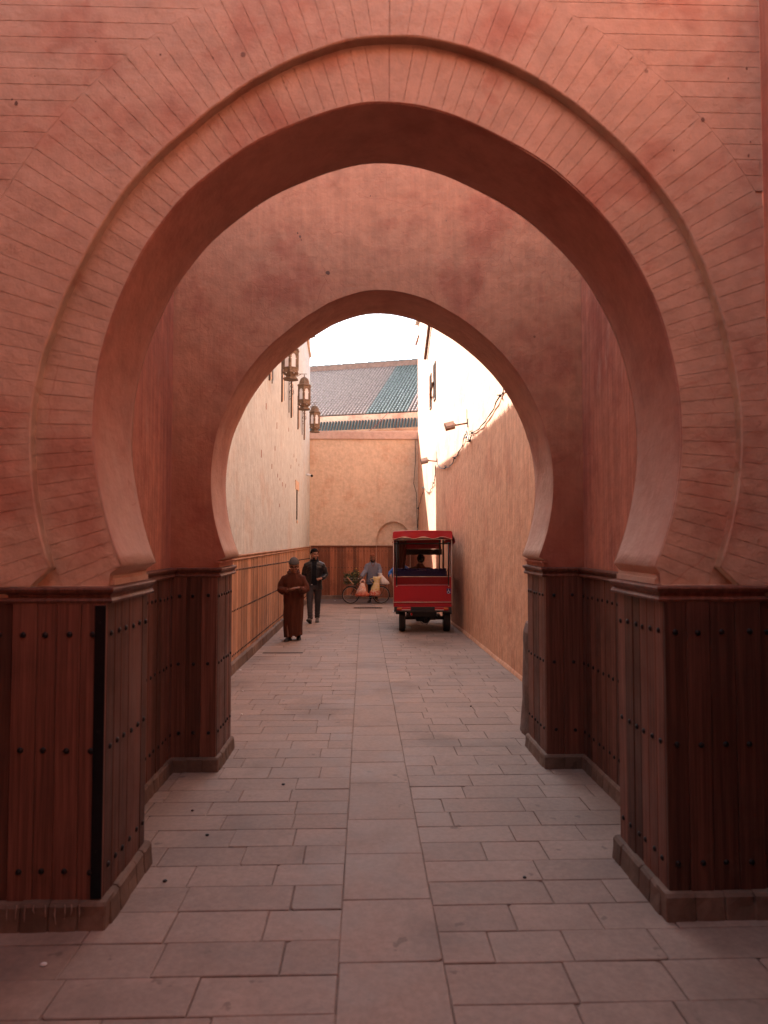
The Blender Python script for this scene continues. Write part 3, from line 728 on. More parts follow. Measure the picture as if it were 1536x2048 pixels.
# guard stone behind the rear arch
gs = MB(); rg = []
for i in range(15):
    t = i/14; z = gz(6.6)-.05+1.17*t; r = .40-.10*t+.02*noise.noise(Vector((t*6, 1, 2))); k = 1 if t < .9 else sqrt(max(.05, 1-((t-.9)/.1)**2*.9))
    x_in = 1.535+.03*t
    if i < 3: x_in -= .025*(3-i)/3
    rg.append([(2.13-(2.13-x_in)*k*sin(pi*(j+.5)/16)**.45*(1+.03*noise.noise(Vector((j, t*8, 0)))), 6.62-.4*cos(pi*(j+.5)/16)*k, z) for j in range(16)]+[(2.14, 7.0, z), (2.14, 6.2, z)])
gs.loft(rg); o = gs.build('guard_stone', stone('rough_guard_stone', (.11, .07, .055), (.19, .12, .10), .95, .5, 1.0))
tag(o, 'rough dark guard stone standing against the right wall just behind the smaller arch', 'bollard')
# ================================================================== BACK WALL
BY = 24.7
back = thing('end_wall', (0, BY, gz(BY)), 'ochre end wall of the alley behind the bicycle, with a blind arch', 'wall')
ZB = 5.7
nx, nr_, nap = 1.06, .615, 2.42
b = MB(); mpk = lambda u, v, w: (u, BY-w, v)
P = [(nx-nr_, -.5)]+[(nx-nr_, 1.75)]+[(nx-nr_*cos(a), 1.75+(nap-1.75)*sin(a)) for a in [pi*i/24 for i in range(1, 24)]]+[(nx+nr_, 1.75), (nx+nr_, -.5)]
up_ = [(p[0], ZB) for p in P]
b.face([(-2.1, BY, -.5), (nx-nr_, BY, -.5), (nx-nr_, BY, ZB), (-2.1, BY, ZB)]); b.face([(nx+nr_, BY, -.5), (2.2, BY, -.5), (2.2, BY, ZB), (nx+nr_, BY, ZB)])
strip(b, P[1:-1], up_[1:-1], BY); strip(b, P, P, BY, BY+.14)
b.face([(nx-nr_-.01, BY+.14, -.5), (nx+nr_+.01, BY+.14, -.5), (nx+nr_+.01, BY+.14, 2.6), (nx-nr_-.01, BY+.14, 2.6)])
b.box(-2.1, 2.2, BY+.2, BY+.5, -.5, ZB); b.face([(-2.1, BY, ZB), (2.2, BY, ZB), (2.2, BY+.5, ZB), (-2.1, BY+.5, ZB)])
b.build('wall', M['back'], back)
b = MB(); b.box(-2.1, 2.2, BY-.07, BY+.55, ZB-.29, ZB-.0, b=.01); b.build('coping', M['band'], back)
studs = MB()
wainscot(back, (-1.9, BY), (nx-nr_-.01, BY), ZC-.03, .13, M['back_wood'], (1.72, 1.12), .115, stud_part=studs)
wainscot(back, (nx-nr_+.01, BY+.13), (nx+nr_-.01, BY+.13), ZC-.03, .05, M['back_wood'], (1.72, 1.12), .13, stud_part=studs)
wainscot(back, (nx+nr_+.01, BY), (1.96, BY), ZC-.03, .13, M['back_wood'], (1.72, 1.12), .115, stud_part=studs)
studs.build('studs', M['stud'], back, kind='stuff')
for a, c, yy in ((-1.9, nx-nr_-.01, BY-.012), (nx-nr_+.01, nx+nr_-.01, BY+.12), (nx+nr_+.01, 1.96, BY-.012)):
    cornice(back, [(a, yy), (c, yy)], ZC-.035, [(0, 0), (.03, 0), (.045, .02), (.045, .05), (0, .06)], M['back_wood'])
kerb(back, [(-1.9, BY), (nx-nr_, BY)], .13, .08, .3); kerb(back, [(nx+nr_, BY), (1.96, BY)], .13, .08, .3)
# ================================================================== ROOFED BUILDING BEYOND
th = radians(16.5); ux, uy = cos(th), -sin(th); nx_, ny_ = sin(th), cos(th); TP = .615
E0 = Vector((-.15, 30.0)); EZ = 7.30
rp = lambda u, w, z: (E0.x+ux*u+nx_*w, E0.y+uy*u+ny_*w, z)
hall = thing('tiled_hall', (0, 31, gz(31)), 'hall beyond the end wall with a sloping clay and green tiled roof', 'house')
b = MB()
b.loft([[rp(-9, .12, -.6), rp(5, .12, -.6), rp(5, 13, -.6), rp(-9, 13, -.6)], [rp(-9, .12, EZ-.12), rp(5, .12, EZ-.12), rp(5, 13, EZ-.12), rp(-9, 13, EZ-.12)]]); b.build('wall', M['band'], hall)
RUN = 6.0
b = MB(); b.face([rp(-9, -.0, EZ-.03), rp(5, -.0, EZ-.03), rp(5, RUN, EZ-.03+RUN*TP), rp(-9, RUN, EZ-.03+RUN*TP)])
b.face([rp(-9, RUN, EZ-.03+RUN*TP), rp(5, RUN, EZ-.03+RUN*TP), rp(5, 2*RUN, EZ-.03), rp(-9, 2*RUN, EZ-.03)])
b.ext([(0, EZ-.14), (0, EZ-.03), (RUN, EZ-.03+RUN*TP), (2*RUN, EZ-.03), (2*RUN, EZ-.14)], -9, 5, mp=lambda u, v, w: rp(w, u, v)); b.build('roof_deck', M['dark'], hall)  # deck coloured dark so gaps between the tiles look shaded
M['clayb'] = plain('grey_clay_tile', (.23, .16, .135), .6, var=.35, nscale=8)
M['green2'] = plain('glazed_roof_tile', (.105, .125, .110), .34, var=.6, nscale=7, spec=.45)
cl, gr = MB(), MB(); sp = .155; ncol = int(9.5/sp)
for i in range(ncol):
    u = -6.2+i*sp; g = (0.18 < u < 2.12); B = gr if g else cl; nt_ = 29
    for k in range(nt_):
        w0, w1 = RUN*k/nt_-.02, RUN*(k+1)/nt_+.03; j = random.uniform(-.006, .006)
        for (wa, ra, za), (wb, rb, zb) in (((w0, .062, .03), (w1, .048, .0)),):
            A = [rp(u+j+ra*cos(pi*q/5), wa, EZ+za+wa*TP+ra*1.0*sin(pi*q/5)) for q in range(6)]; C_ = [rp(u+j+rb*cos(pi*q/5), wb, EZ+zb+wb*TP+rb*sin(pi*q/5)) for q in range(6)]
            B.loft([A, C_], cap=True, rnd=random.random())
cl.build('clay_roof_tiles', M['clayb'], hall, kind='stuff'); gr.build('green_roof_tiles', M['green2'], hall, kind='stuff')
b = MB(); b.ext([(RUN-.3, EZ+(RUN-.3)*TP+.05), (RUN-.22, EZ+RUN*TP+.16), (RUN+.2, EZ+RUN*TP+.16), (RUN+.3, EZ+RUN*TP-.3)], -9, 5, mp=lambda u, v, w: rp(w, u, v)); b.build('ridge_band', M['clay'], hall)
for i in range(30):
    u = -6.0+i*.35; zt = EZ+RUN*TP+.17
    B = MB(); B.loft([[rp(u+x, RUN+.1*cos(pi*q/6), zt+(r)*sin(pi*q/6)) for q in range(7)] for x, r in ((0, .1), (.02, .12), (.36, .09))]); B.build('ridge_tile', M['green_tile'], hall)
# eaves band and hanging green tiles under it
b = MB(); b.loft([[rp(-9, -.02, EZ-.32), rp(5, -.02, EZ-.32), rp(5, .14, EZ-.32), rp(-9, .14, EZ-.32)], [rp(-9, -.02, EZ-.02), rp(5, -.02, EZ-.02), rp(5, .14, EZ-.02), rp(-9, .14, EZ-.02)]]); b.build('eaves_band', M['gate'], hall)
for i in range(44):
    u = -3.2+i*.138
    B = MB(); z0, z1 = EZ-.72, EZ-.32; rings = []
    for t, w in ((0, -.30), (.5, -.22), (1, -.03)):
        z = z0+(z1-z0)*t; r = .056-.012*t
        rings.append([rp(u+r*cos(pi*q/6), w-.02-r*.9*sin(pi*q/6), z+(.06*sin(pi*q/6) if t == 1 else 0)) for q in range(7)]+[rp(u+r*.7*cos(pi*q/6), w-.01-r*.5*sin(pi*q/6), z) for q in range(6, -1, -1)])
    B.loft(rings); B.build('eave_tile', M['green_tile'], hall)
b = MB(); b.loft([[rp(-9, -.18, EZ-.76), rp(5, -.18, EZ-.76), rp(5, .1, EZ-.76), rp(-9, .1, EZ-.76)], [rp(-9, -.05, EZ-.33), rp(5, -.05, EZ-.33), rp(5, .1, EZ-.33), rp(-9, .1, EZ-.33)]]); b.build('cornice_band', M['gate'], hall)
# ================================================================== right-edge house, then unseen house and roof added to shape the light
nb = thing('side_house', (2.0, 0, 0), 'dark plastered house at the right edge of the picture beside the big arch', 'house')
b = MB(); b.box(2.0, 6, -9, 3.299, -.3, 7.0); b.build('wall', M['side'], nb)
wainscot(nb, (2.0, 3.29), (2.0, 0), ZC-.07, .12, M['red_wood'], rowsF, .11)
cornice(nb, [(1.99, 3.25), (1.99, -2)], ZC-.078, CORN, M['red_wood'])

nb2 = thing('side_house', (-3.0, 0, 0), 'unseen house left of the viewer, added to block side light', 'house')
b = MB(); b.box(-9, -2.9, -9, 3.299, -.3, 7.0); b.build('wall', M['side'], nb2)  # unseen wall, added to block side light
nb3 = thing('shading_roof', (-.4, -4, 0), 'unseen roof and end wall added round the viewer to block sky light', 'light blocker')
b = MB(); b.box(-2.899, 1.999, -9, SHADE_ROOF_Y, 5.2, 6.2); b.build('roof', M['side'], nb3)  # unseen roof, added to leave only a narrow slot of sky light
b = MB(); b.box(-2.899, 1.999, -9.4, -9.001, -.3, 6.2); b.build('wall', M['side'], nb3)  # unseen end wall, added to block sky light
# ================================================================== LANTERNS
M['brass'] = plain('aged_brass', (.19, .125, .08), .6, .3, var=.4, nscale=14)
M['frost'] = plain('frosted_pane', (.78, .76, .74), .35, var=.06, nscale=5)
def spiral(c, r0, r1, a0, turns, ax, n=26):
    return [(c[0]+ax*(r0+(r1-r0)*i/n)*cos(a0+turns*2*pi*i/n), c[1], c[2]+(r0+(r1-r0)*i/n)*sin(a0+turns*2*pi*i/n)) for i in range(n+1)]
def make_lantern():
    t = thing('wall_lantern', (0, 0, 0), '', 'lantern')
    hexr = lambda r, z: [(r*cos(pi/3*k+pi/6), r*sin(pi/3*k+pi/6), z) for k in range(6)]
    b = MB(); b.loft([hexr(.125, .015), hexr(.175, 0), hexr(.172, .02), hexr(.105, .06)]); b.build('foot', M['brass'], t, local=True)
    b = MB(); b.loft([hexr(.10, .06), hexr(.13, .10), hexr(.185, .135), hexr(.185, .15), hexr(.172, .155), hexr(.172, .215), hexr(.182, .22), hexr(.182, .235)])
    bs = b.build('base', M['brass'], t, local=True)
    for k in range(6):
        a = pi/3*k+pi/3; MB().ball((.162*cos(a), .162*sin(a), .115), .012, n=6, m=4).build('rosette', M['frost'], bs, local=True)
    R = .172
    for k in range(6):
        a = pi/3*k+pi/3; ap = R*cos(pi/6); w = R; d = Vector((cos(a), sin(a), 0)); e = Vector((-sin(a), cos(a), 0))
        mpp = lambda u, v, q, d=d, e=e, ap=ap: tuple(d*(ap+q)+e*u+Vector((0, 0, v)))
        hole = [(-.05, .25), (-.05, .42), (-.064, .425), (-.064, .445)]+[(.048*-cos(x)*1.0, .47+.062*sin(x)) for x in [-.35+(pi+.7)*i/10 for i in range(11)]]+[(.064, .445), (.064, .425), (.05, .42), (.05, .25)]
        # lobed top: scale the round part
        rect_ = []
        for x, z in hole:
            if z <= .42: rect_.append((-w/2 if x < 0 else w/2, z))
            else: rect_.append((max(-w/2, min(w/2, x*1.6)), .60) if abs(x) < .045 or z > .47 else (-w/2 if x < 0 else w/2, z))
        rect_[0] = (-w/2, .235); rect_[-1] = (w/2, .235)
        b = MB()
        for q in (0, -.008):
            n = len(b.v); m_ = len(hole); b.v += [mpp(x, z, q) for x, z in hole]+[mpp(x, z, q) for x, z in rect_]
            for i in range(m_-1): b.f.append((n+i, n+i+1, n+m_+i+1, n+m_+i)); b.r.append(0)
            b.f.append((n, n+m_-1, n+2*m_-1, n+m_)); b.r.append(0)
        n = len(b.v); b.v += [mpp(x, z, 0) for x, z in hole]+[mpp(x, z, -.008) for x, z in hole]
        for i in range(m_): j = (i+1) % m_; b.f.append((n+i, n+j, n+m_+j, n+m_+i)); b.r.append(0)
        f = b.build('panel', M['brass'], t, local=True)
        b = MB(); b.ext([(-.078, .238), (.078, .238), (.078, .598), (-.078, .598)], -.014, -.011, mp=mpp); b.build('pane', M['frost'], f, local=True)
        p = [mpp(w/2, .235, 0), mpp(w/2, .60, 0)]; b = MB(); b.tube(p, .009, 6); b.build('post', M['brass'], t, local=True)
    b = MB(); b.loft([hexr(.175, .598), hexr(.195, .61), hexr(.198, .63), hexr(.172, .645), hexr(.165, .655), hexr(.14, .66)]); b.build('collar', M['brass'], t, local=True)
    b = MB(); b.lathe([(.118, .655), (.122, .68), (.12, .72), (.108, .77), (.085, .81), (.05, .84), (.012, .855), (.012, .88), (.022, .89), (.004, .90)], n=12)
    d = b.build('dome', M['brass'], t, local=True)
    b = MB()
    for k in range(8):
        a = pi/4*k; b.tube([(.121*cos(a), .121*sin(a), .66), (.124*cos(a), .124*sin(a), .72), (.09*cos(a), .09*sin(a), .81)], .006, 5)
    b.build('rib', M['brass'], d, local=True)
    W = -.39       # wall side (local x)
    b = MB(); b.tube([(W, 0, -.08), (W, 0, 1.02)], .009, 6); b.tube([(W, 0, .93), (.06, 0, .93)], .008, 6)
    b.tube([(0, 0, .93), (0, 0, .89)], .006, 5)
    b.tube(spiral((W+.075, 0, .46), .012, .065, 0, 1.6, 1), .006, 5); b.tube(spiral((W+.07, 0, .60), .01, .052, pi, -1.4, 1), .006, 5)
    b.tube([(W, 0, .33), (W+.07, 0, .37), (W+.13, 0, .43)], .005, 5); b.tube([(W, 0, .64), (W+.06, 0, .74), (W+.16, 0, .84), (W+.30, 0, .92)], .007, 5)
    b.tube(spiral((W+.10, 0, .88), .008, .032, pi/2, 1.2, 1), .005, 5); b.tube(spiral((W+.20, 0, .90), .006, .026, 0, -1.2, 1), .004, 5)
    b.tube(spiral((W+.05, 0, .27), .006, .03, pi, 1.1, 1), .005, 5)
    b.build('bracket', M['rust'], t, local=True, smooth=True)
    return t
lan = make_lantern(); lab = ['nearest brass lantern on the left wall, its top hidden by the arch', 'middle of the three brass lanterns, on the left wall', 'farthest brass lantern on the left wall, in front of the green eave tiles']
for i, (Y, dz) in enumerate(((14.3, 0), (17.55, -.01), (21.3, .0))):
    o = lan if i == 0 else copy_tree(lan)
    o.location = (-1.545, Y, 5.12+dz); o['label'] = lab[i]; o['group'] = 'brass lanterns hanging along the left wall'
# ================================================================== FLOODLIGHTS, CABLES, CAMERA
M['flood'] = plain('flood_housing', (.22, .14, .10), .5, .3); M['lens'] = plain('flood_lens', (.55, .42, .33), .2, var=.05)
for i, (wx, Y, z, lx, lz, lb) in enumerate(((2.118, 13.8, 4.14, 1.74, 4.07, 'nearer rusty floodlight on a raised arm on the right wall'), (2.05, 19.0, 3.95, 1.68, 3.96, 'farther small floodlight on a level arm over the narrow sunlit strip'))):
    t = thing('floodlight', (wx, Y, z), lb, 'floodlight')
    b = MB(); b.tube([(wx+.02, Y, z), (lx+.09, Y-.03, lz+.01)], .018, 6); b.build('arm', M['rust'], t)
    b = MB(); b.box(wx-.01, wx+.015, Y-.06, Y+.06, z-.08, z+.08); b.tube([(wx-.02, Y, z), (wx-.02, Y, z+.28)], .006, 5); b.build('wall_plate', M['rust'], t)
    Mx = Matrix.Translation((lx, Y-.03, lz)) @ Matrix.Rotation(radians(-14), 4, 'Y') @ Matrix.Rotation(radians(-18), 4, 'X')
    bm = bmesh.new(); bmesh.ops.create_cube(bm, size=1); bmesh.ops.scale(bm, vec=(.20, .10, .15), verts=bm.verts[:]); bmesh.ops.bevel(bm, geom=bm.edges[:], offset=.01, segments=1, affect='EDGES')
    b = MB(); b.bm(bm, 0, Mx); h = b.build('lamp_housing', M['flood'], t)
    b = MB(); b.box(-.085, .085, -.056, -.05, -.02, .065); b.v = [tuple(Mx @ Vector(p)) for p in b.v]; b.build('lens', M['lens'], h)
    b = MB(); b.tube([tuple(Mx @ Vector(p)) for p in ((.1, 0, -.04), (.13, .0, 0), (.1, 0, .04))], .008, 5); b.build('yoke', M['rust'], t)
def wx_at(Y):
    return 2.135+(2.115-2.135)*(Y-6.16)/8.44 if Y < 14.6 else 2.115+(1.965-2.115)*(Y-14.6)/10.1
def cable(pts, sagf, r, label, parent=None, n=10, kn=0):
    P = []
    for (Ya, za), (Yb, zb) in zip(pts[:-1], pts[1:]):
        for i in range(n):
            t = i/n; Y = Ya+(Yb-Ya)*t; P.append((wx_at(Y)-.025-.01*sin(9*Y), Y, za+(zb-za)*t-sagf*abs(Yb-Ya)*4*t*(1-t)+.008*sin(23*Y)))
    Y, z = pts[-1]; P.append((wx_at(Y)-.02, Y, z)); b = MB(); b.tube(P, r, 5)
    b.tube([(p[0]-.012*sin(i*1.3), p[1], p[2]+.012*cos(i*1.3)) for i, p in enumerate(P)], r*.7, 4)
    rr = random.Random(3)
    for Y, z in pts[1:-1]:
        for k in range(2):
            dy, dz = rr.uniform(-.07, .07), rr.uniform(-.04, .03); b.tube([(wx_at(Y)-.03, Y, z), (wx_at(Y)-.08, Y+dy, z+dz), (wx_at(Y)-.03, Y+dy*1.3, z+dz*1.4)], r*.8, 4)
        b.box(wx_at(Y)-.045, wx_at(Y)-.01, Y-.02, Y+.02, z-.025, z+.015)
    o = b.build('electric_cable', M['iron'], None, smooth=True); return tag(o, label, 'cable')
cable([(9.6, 4.15), (10.4, 3.98), (13.1, 3.83), (13.4, 3.72), (13.75, 3.85), (13.9, 4.0)], .04, .0085, 'black sagging cable running from behind the arch to the nearer floodlight')
cable([(13.9, 3.95), (15.5, 3.63), (17.0, 3.58), (18.9, 3.9)], .05, .009, 'black cable drooping between the two floodlights on the right wall')
cable([(19.1, 3.85), (19.6, 3.4), (20.9, 3.2), (22.5, 3.5), (24.3, 2.9), (24.6, 2.0)], .02, .008, 'tangled thin wires running down to the far right corner of the alley')
b = MB(); b.tube([(1.86, BY-.02, 5.4), (1.87, BY-.02, 4.6), (1.80, BY-.02, 3.8), (1.90, BY-.02, 3.45), (1.93, BY-.02, 2.2)], .009, 5)
tag(b.build('electric_cable', M['iron']), 'thin cable hanging down the right end of the ochre end wall', 'cable')
b = MB(); b.tube([rp(1.35, -.32, EZ-.02), rp(.9, -.34, EZ-.5), rp(.25, -.36, EZ-1.0)], .012, 5); tag(b.build('electric_cable', plain('red_cable', (.25, .05, .04), .6)), 'thin red wire slanting across the hanging green eave tiles', 'cable')
M['white_pl'] = plain('white_plastic', (.7, .68, .66), .4, var=.04); M['glassblk'] = plain('black_glass', (.01, .01, .012), .15, var=0)
t = thing('security_camera', (-1.95, 23.0, 3.9), 'small white bullet security camera jutting from the far end of the left wall', 'camera')
b = MB(); b.tube([(-1.95, 23, 3.98), (-1.86, 22.98, 3.98), (-1.84, 22.97, 3.93)], .018, 6); b.build('arm', M['white_pl'], t)
b = MB(); b.tube([(-1.92, 23.02, 3.95), (-1.76, 22.85, 3.90)], .042, 10); b.build('body', M['white_pl'], t, smooth=False)
b = MB(); b.tube([(-1.76, 22.85, 3.90), (-1.735, 22.825, 3.893)], .044, 10); b.build('lens', M['glassblk'], t)
# ================================================================== GRATE AND COVER
t = thing('drain_grate', (.12, 20.75, gz(20.75)), 'long narrow iron drain grate in the paving before the bicycle', 'grate')
b = MB(); g0 = gz(20.75)
for a, c, e, f in ((-.31, .55, 20.55, 20.60), (-.31, .55, 20.90, 20.95), (-.31, -.27, 20.60, 20.90), (.51, .55, 20.60, 20.90)): b.box(a, c, e, f, g0-.01, g0+.008)
b.build('frame', M['rust'], t); b = MB(); b.box(-.27, .51, 20.6, 20.9, g0-.005, g0+.0035); b.build('pit', M['dark'], t)
for i in range(15):
    x = -.25+i*.052; MB().box(x, x+.022, 20.6, 20.9, g0, g0+.007).build('bar', M['iron'], t)
t = thing('access_cover', (-1.38, 11.8, gz(11.8)), 'flat slab cover with a dark slot joint in the paving near the left boards', 'cover')
g0 = gz(11.75); MB().box(-1.72, -1.04, 11.73, 11.80, g0+.001, g0+.005).build('slot', M['dark'], t); MB().box(-1.72, -1.04, 11.8, 12.3, g0-.003, g0+.004).build('lid', M['paving'], t)
lit = random.Random(11)
spots = [(-.96, 4.3), (-1.35, 3.0), (-1.05, 3.72), (.86, 3.7), (1.55, 6.0), (-1.5, 8.6), (-1.3, 7.4), (-1.0, 23.8), (-.6, 5.2), (1.2, 7.7), (-1.15, 4.7), (-1.75, 2.95), (-1.8, 10.1)]
labl = ['dark gum spot', 'pale paper scrap', 'small dark pebble', 'brown leaf scrap', 'white crumb', 'pale paper scrap', 'small pale pebble', 'white paper scrap', 'small pebble', 'grey pebble', 'dark pebble', 'white crumb', 'pale pebble']
where = ['in the middle of the left paving between the arches', 'by the left foot of the big arch', 'beside the kerb of the left front pier', 'on the paving right of the middle strip', 'at the foot of the right rear pier', 'by the boards of the left house', 'just beyond the left rear pier', 'against the kerb of the end wall', 'left of the middle strip under the smaller arch', 'right of the middle strip past the smaller arch', 'on the paving left of centre between the arches', 'at the bottom left corner of the picture', 'on the left edge of the alley paving']
for (x, y_), l_, w_ in zip(spots, labl, where):
    dark = any(k in l_ for k in ('dark', 'brown', 'grey', 'small pebble')); r = .012 if y_ < 9 else .022
    b = MB(); b.ball((x, y_, gz(y_)+.004), r*lit.uniform(.8, 1.3), r*lit.uniform(.7, 1.2), .007, 7, 4); o = b.build('litter', M['stud'] if dark else M['white_pl'])
    tag(o, l_+' lying '+w_, 'litter')
# ================================================================== PEOPLE
M['skin1'] = plain('skin', (.32, .15, .095), .55, var=.08, bump=.03); M['skin2'] = plain('dark_skin', (.20, .085, .05), .55, var=.08, bump=.03)
M['hair'] = plain('black_hair', (.007, .005, .005), .9, var=.3, nscale=60, bump=.4, spec=.1); M['eye'] = plain('eye', (.04, .02, .015), .2, var=0)
def cloth(name, c, rough=.9, nscale=90, var=.2): return plain(name, c, rough, var=var, nscale=nscale, bump=.3, spec=.2)
M['djel'] = cloth('brown_wool', (.075, .022, .012)); M['beanie'] = cloth('grey_knit', (.085, .080, .078)); M['jacket'] = plain('black_nylon', (.011, .010, .012), .42, var=.2)
M['shirt'] = cloth('black_cotton', (.008, .008, .010)); M['jeans'] = cloth('grey_denim', (.050, .042, .042)); M['shoe'] = plain('black_leather', (.012, .010, .010), .5); M['shoeg'] = plain('grey_shoe', (.10, .085, .075), .7)
M['sole'] = plain('shoe_sole', (.05, .042, .04), .8); M['kaftan'] = cloth('grey_blue_cotton', (.16, .155, .185)); M['kcap'] = cloth('rust_knit', (.20, .06, .03)); M['blue'] = cloth('blue_cotton', (.05, .14, .38)); M['trous'] = cloth('dark_trousers', (.018, .014, .016))
M['beard'] = plain('dark_beard', (.03, .018, .013), .8, var=.3, nscale=60, bump=.4)
HS = Matrix.Scale(1.09, 4)
def head_geo(mb, Mh):
    def B(c, rx, ry, rz, n=14, m=10): mb.ball((0, 0, 0), rx, ry, rz, n, m, Mh.to_3x3().to_4x4()) ; k = (n)*(m+1); T = Mh @ Vector(c); mb.v[-k:] = [tuple(Vector(p)+T) for p in mb.v[-k:]]
    B((0, .008, .03), .075, .094, .092); B((0, -.026, -.042), .056, .066, .072); B((0, -.068, -.092), .026, .022, .02); B((0, -.102, -.014), .012, .018, .026)
    B((0, -.092, -.055), .024, .010, .010); B((-.034, -.075, -.022), .024, .02, .022); B((.034, -.075, -.022), .024, .02, .022); B((0, -.082, .026), .048, .013, .012)
    for s in (-1, 1): B((s*.077, .006, -.006), .010, .018, .031)
def head_parts(root, Mh, hair=None, eyes=True):
    if eyes:
        for s in (-1, 1):
            b = MB(); b.ball(tuple(Mh @ Vector((s*.031, -.082, .008))), .012, .010, .007, 8, 6); b.build('eye', M['eye'], root, local=True, smooth=True)
            b = MB(); b.tube([tuple(Mh @ Vector(p)) for p in ((s*.015, -.098, .028), (s*.033, -.096, .034), (s*.052, -.083, .028))], .0045, 5); b.build('eyebrow', M['hair'], root, local=True)
def shell(Mh, rx, ry, rz, c, keep, n=24, m=18, th=.006):
    """part of an ellipsoid shell with thickness, keep(p)->bool in head coordinates"""
    bm = bmesh.new(); bmesh.ops.create_uvsphere(bm, u_segments=n, v_segments=m, radius=1)
    for v in bm.verts: v.co = Vector((v.co.x*rx+c[0], v.co.y*ry+c[1], v.co.z*rz+c[2]))
    bmesh.ops.delete(bm, geom=[v for v in bm.verts if not keep(v.co)], context='VERTS')
    bmesh.ops.solidify(bm, geom=bm.faces[:], thickness=-th); b = MB(); b.bm(bm, 0, Mh); return b
def hand_geo(mb, wrist, d, pn, curl=.5, side=1, spread=.12, sc_=1.0):
    d = Vector(d).normalized(); pn = Vector(pn); pn = (pn-d*pn.dot(d)).normalized(); w = d.cross(pn)*side; wr = Vector(wrist)
    el = lambda c, a, bb, t: [c+w*(a*cos(2*pi*j/10))+pn*(bb*sin(2*pi*j/10)) for j in range(10)]
    mb.loft([el(wr-d*.02, .027, .021, 0), el(wr+d*.015*sc_, .031, .018, 0), el(wr+d*.05*sc_, .040, .016, 0), el(wr+d*.088*sc_, .042, .013, 0)])
    for i, (o, L) in enumerate(((-.030, .072), (-.010, .082), (.011, .076), (.031, .058))):
        p = wr+d*(.080*sc_)+w*o; dd = (d+w*(o*spread*6)).normalized(); P = [p-dd*.02, p]
        a = 0
        for k, fr in enumerate((.42, .32, .26)):
            a += curl*(.75, 1.0, .7)[k]; v = dd*cos(a)+pn*sin(a); P.append(P[-1]+v*L*fr*sc_)
        mb.tube(P, [.0095, .0098, .0088, .0082, .007], 7)
    p = wr+d*.02-w*.028; t1 = (d*.62-w*.7+pn*.35).normalized(); t2 = (d*.9-w*.15+pn*.45).normalized()
    mb.tube([p-t1*.01, p+t1*.03, p+t1*.045+t2*.012, p+t1*.045+t2*.035], [.012, .0125, .0105, .008], 7)
def ell(c, rx, ry, n=28, f=None, tilt=(0, 0)):
    return [(c[0]+rx*(1+(f(2*pi*j/n) if f else 0))*cos(2*pi*j/n), c[1]+ry*(1+(f(2*pi*j/n) if f else 0))*sin(2*pi*j/n), c[2]+tilt[0]*cos(2*pi*j/n)+tilt[1]*sin(2*pi*j/n)) for j in range(n)]
def displace(me, fn):
    me.update()
    nr = [v.normal.copy() for v in me.vertices]
    for v, n in zip(me.vertices, nr): v.co += n*fn(v.co)
    me.update()
def shoe(root, heel, toe_dir, m, sole, L=.27, pitch=0, roll=0):
    """heel = point under the heel; foot pointing along toe_dir, pitch>0 raises the toe"""
    d = Vector((*toe_dir, 0)).normalized(); q = Vector((-d.y, d.x, 0)); Rm = Matrix.Rotation(pitch, 3, q*-1); h = Vector(heel)
    def ring(t, w, z0, z1, n=12): return [h+Rm @ (d*t+q*(w*cos(2*pi*j/n))+Vector((0, 0, (z0+z1)/2+(z1-z0)/2*sin(2*pi*j/n)))) for j in range(n)]
    b = MB(); b.loft([ring(-.035, .022, .012, .06), ring(-.02, .034, .012, .10), ring(.03, .038, .012, .125), ring(.08, .038, .012, .105), ring(.14, .046, .012, .07), ring(.19, .046, .012, .055), ring(.225, .032, .012, .045), ring(.238, .015, .014, .03)])
    s = b.build('shoe', m, root, local=True, smooth=True)
    o = [(-.042, .018), (-.03, .034), (.04, .036), (.10, .034), (.15, .048), (.20, .046), (.235, .03), (.246, .01)]
    out = [(t, w) for t, w in o]+[(t, -w) for t, w in o[::-1]]
    b = MB(); b.loft([[h+Rm @ (d*t+q*w+Vector((0, 0, z))) for t, w in out] for z in (0, .018)]); b.build('sole', sole, s, local=True)
def limbs(mb, pts, rad, n=12): mb.tube(pts, rad, n)
def torso(mb, hip=(0, 0, .92), neck=(0, 0, 1.42), sw=.17, depth=.10, head=None):
    h, k = Vector(hip), Vector(neck)
    mb.loft([ell(h-Vector((0, 0, .08)), .13, .09), ell(h, .15, .10), ell(h.lerp(k, .35), .13, .09), ell(h.lerp(k, .7), .16, depth), ell(h.lerp(k, .92), sw*.8, depth*.8), ell(k, .06, .06), ell(k+Vector((0, -.005, .03)), .052, .055)])
# ---- person in the brown djellaba
p1 = thing('person', (-1.375, 13.42, gz(13.42)), 'person in a long brown hooded robe and grey knit cap looking down', 'person')
Mh = Matrix.Translation((.02, -.09, 1.44)) @ Matrix.Rotation(radians(20), 4, 'X') @ Matrix.Rotation(radians(8), 4, 'Z') @ HS
b = MB(); torso(b, (0, 0, .86), (0, -.01, 1.27), .13, .085); head_geo(b, Mh); limbs(b, [(0, -.01, 1.24), (0, -.045, 1.32), (.005, -.07, 1.39)], [.06, .054, .052])
for s, el_, wr in ((-1, (-.255, -.02, .985), (-.075, -.235, .985)), (1, (.255, -.03, 1.0), (.105, -.255, 1.03))):
    limbs(b, [(s*.08, 0, 1.20), (s*.14, 0, 1.18), el_, wr], [.04, .045, .040, .028])
hand_geo(b, (-.075, -.235, .985), (.9, -.35, .10), (0.1, .2, 1), .25, -1); hand_geo(b, (.105, -.255, 1.03), (-.75, -.30, .0), (0, .25, -1), .35, 1)
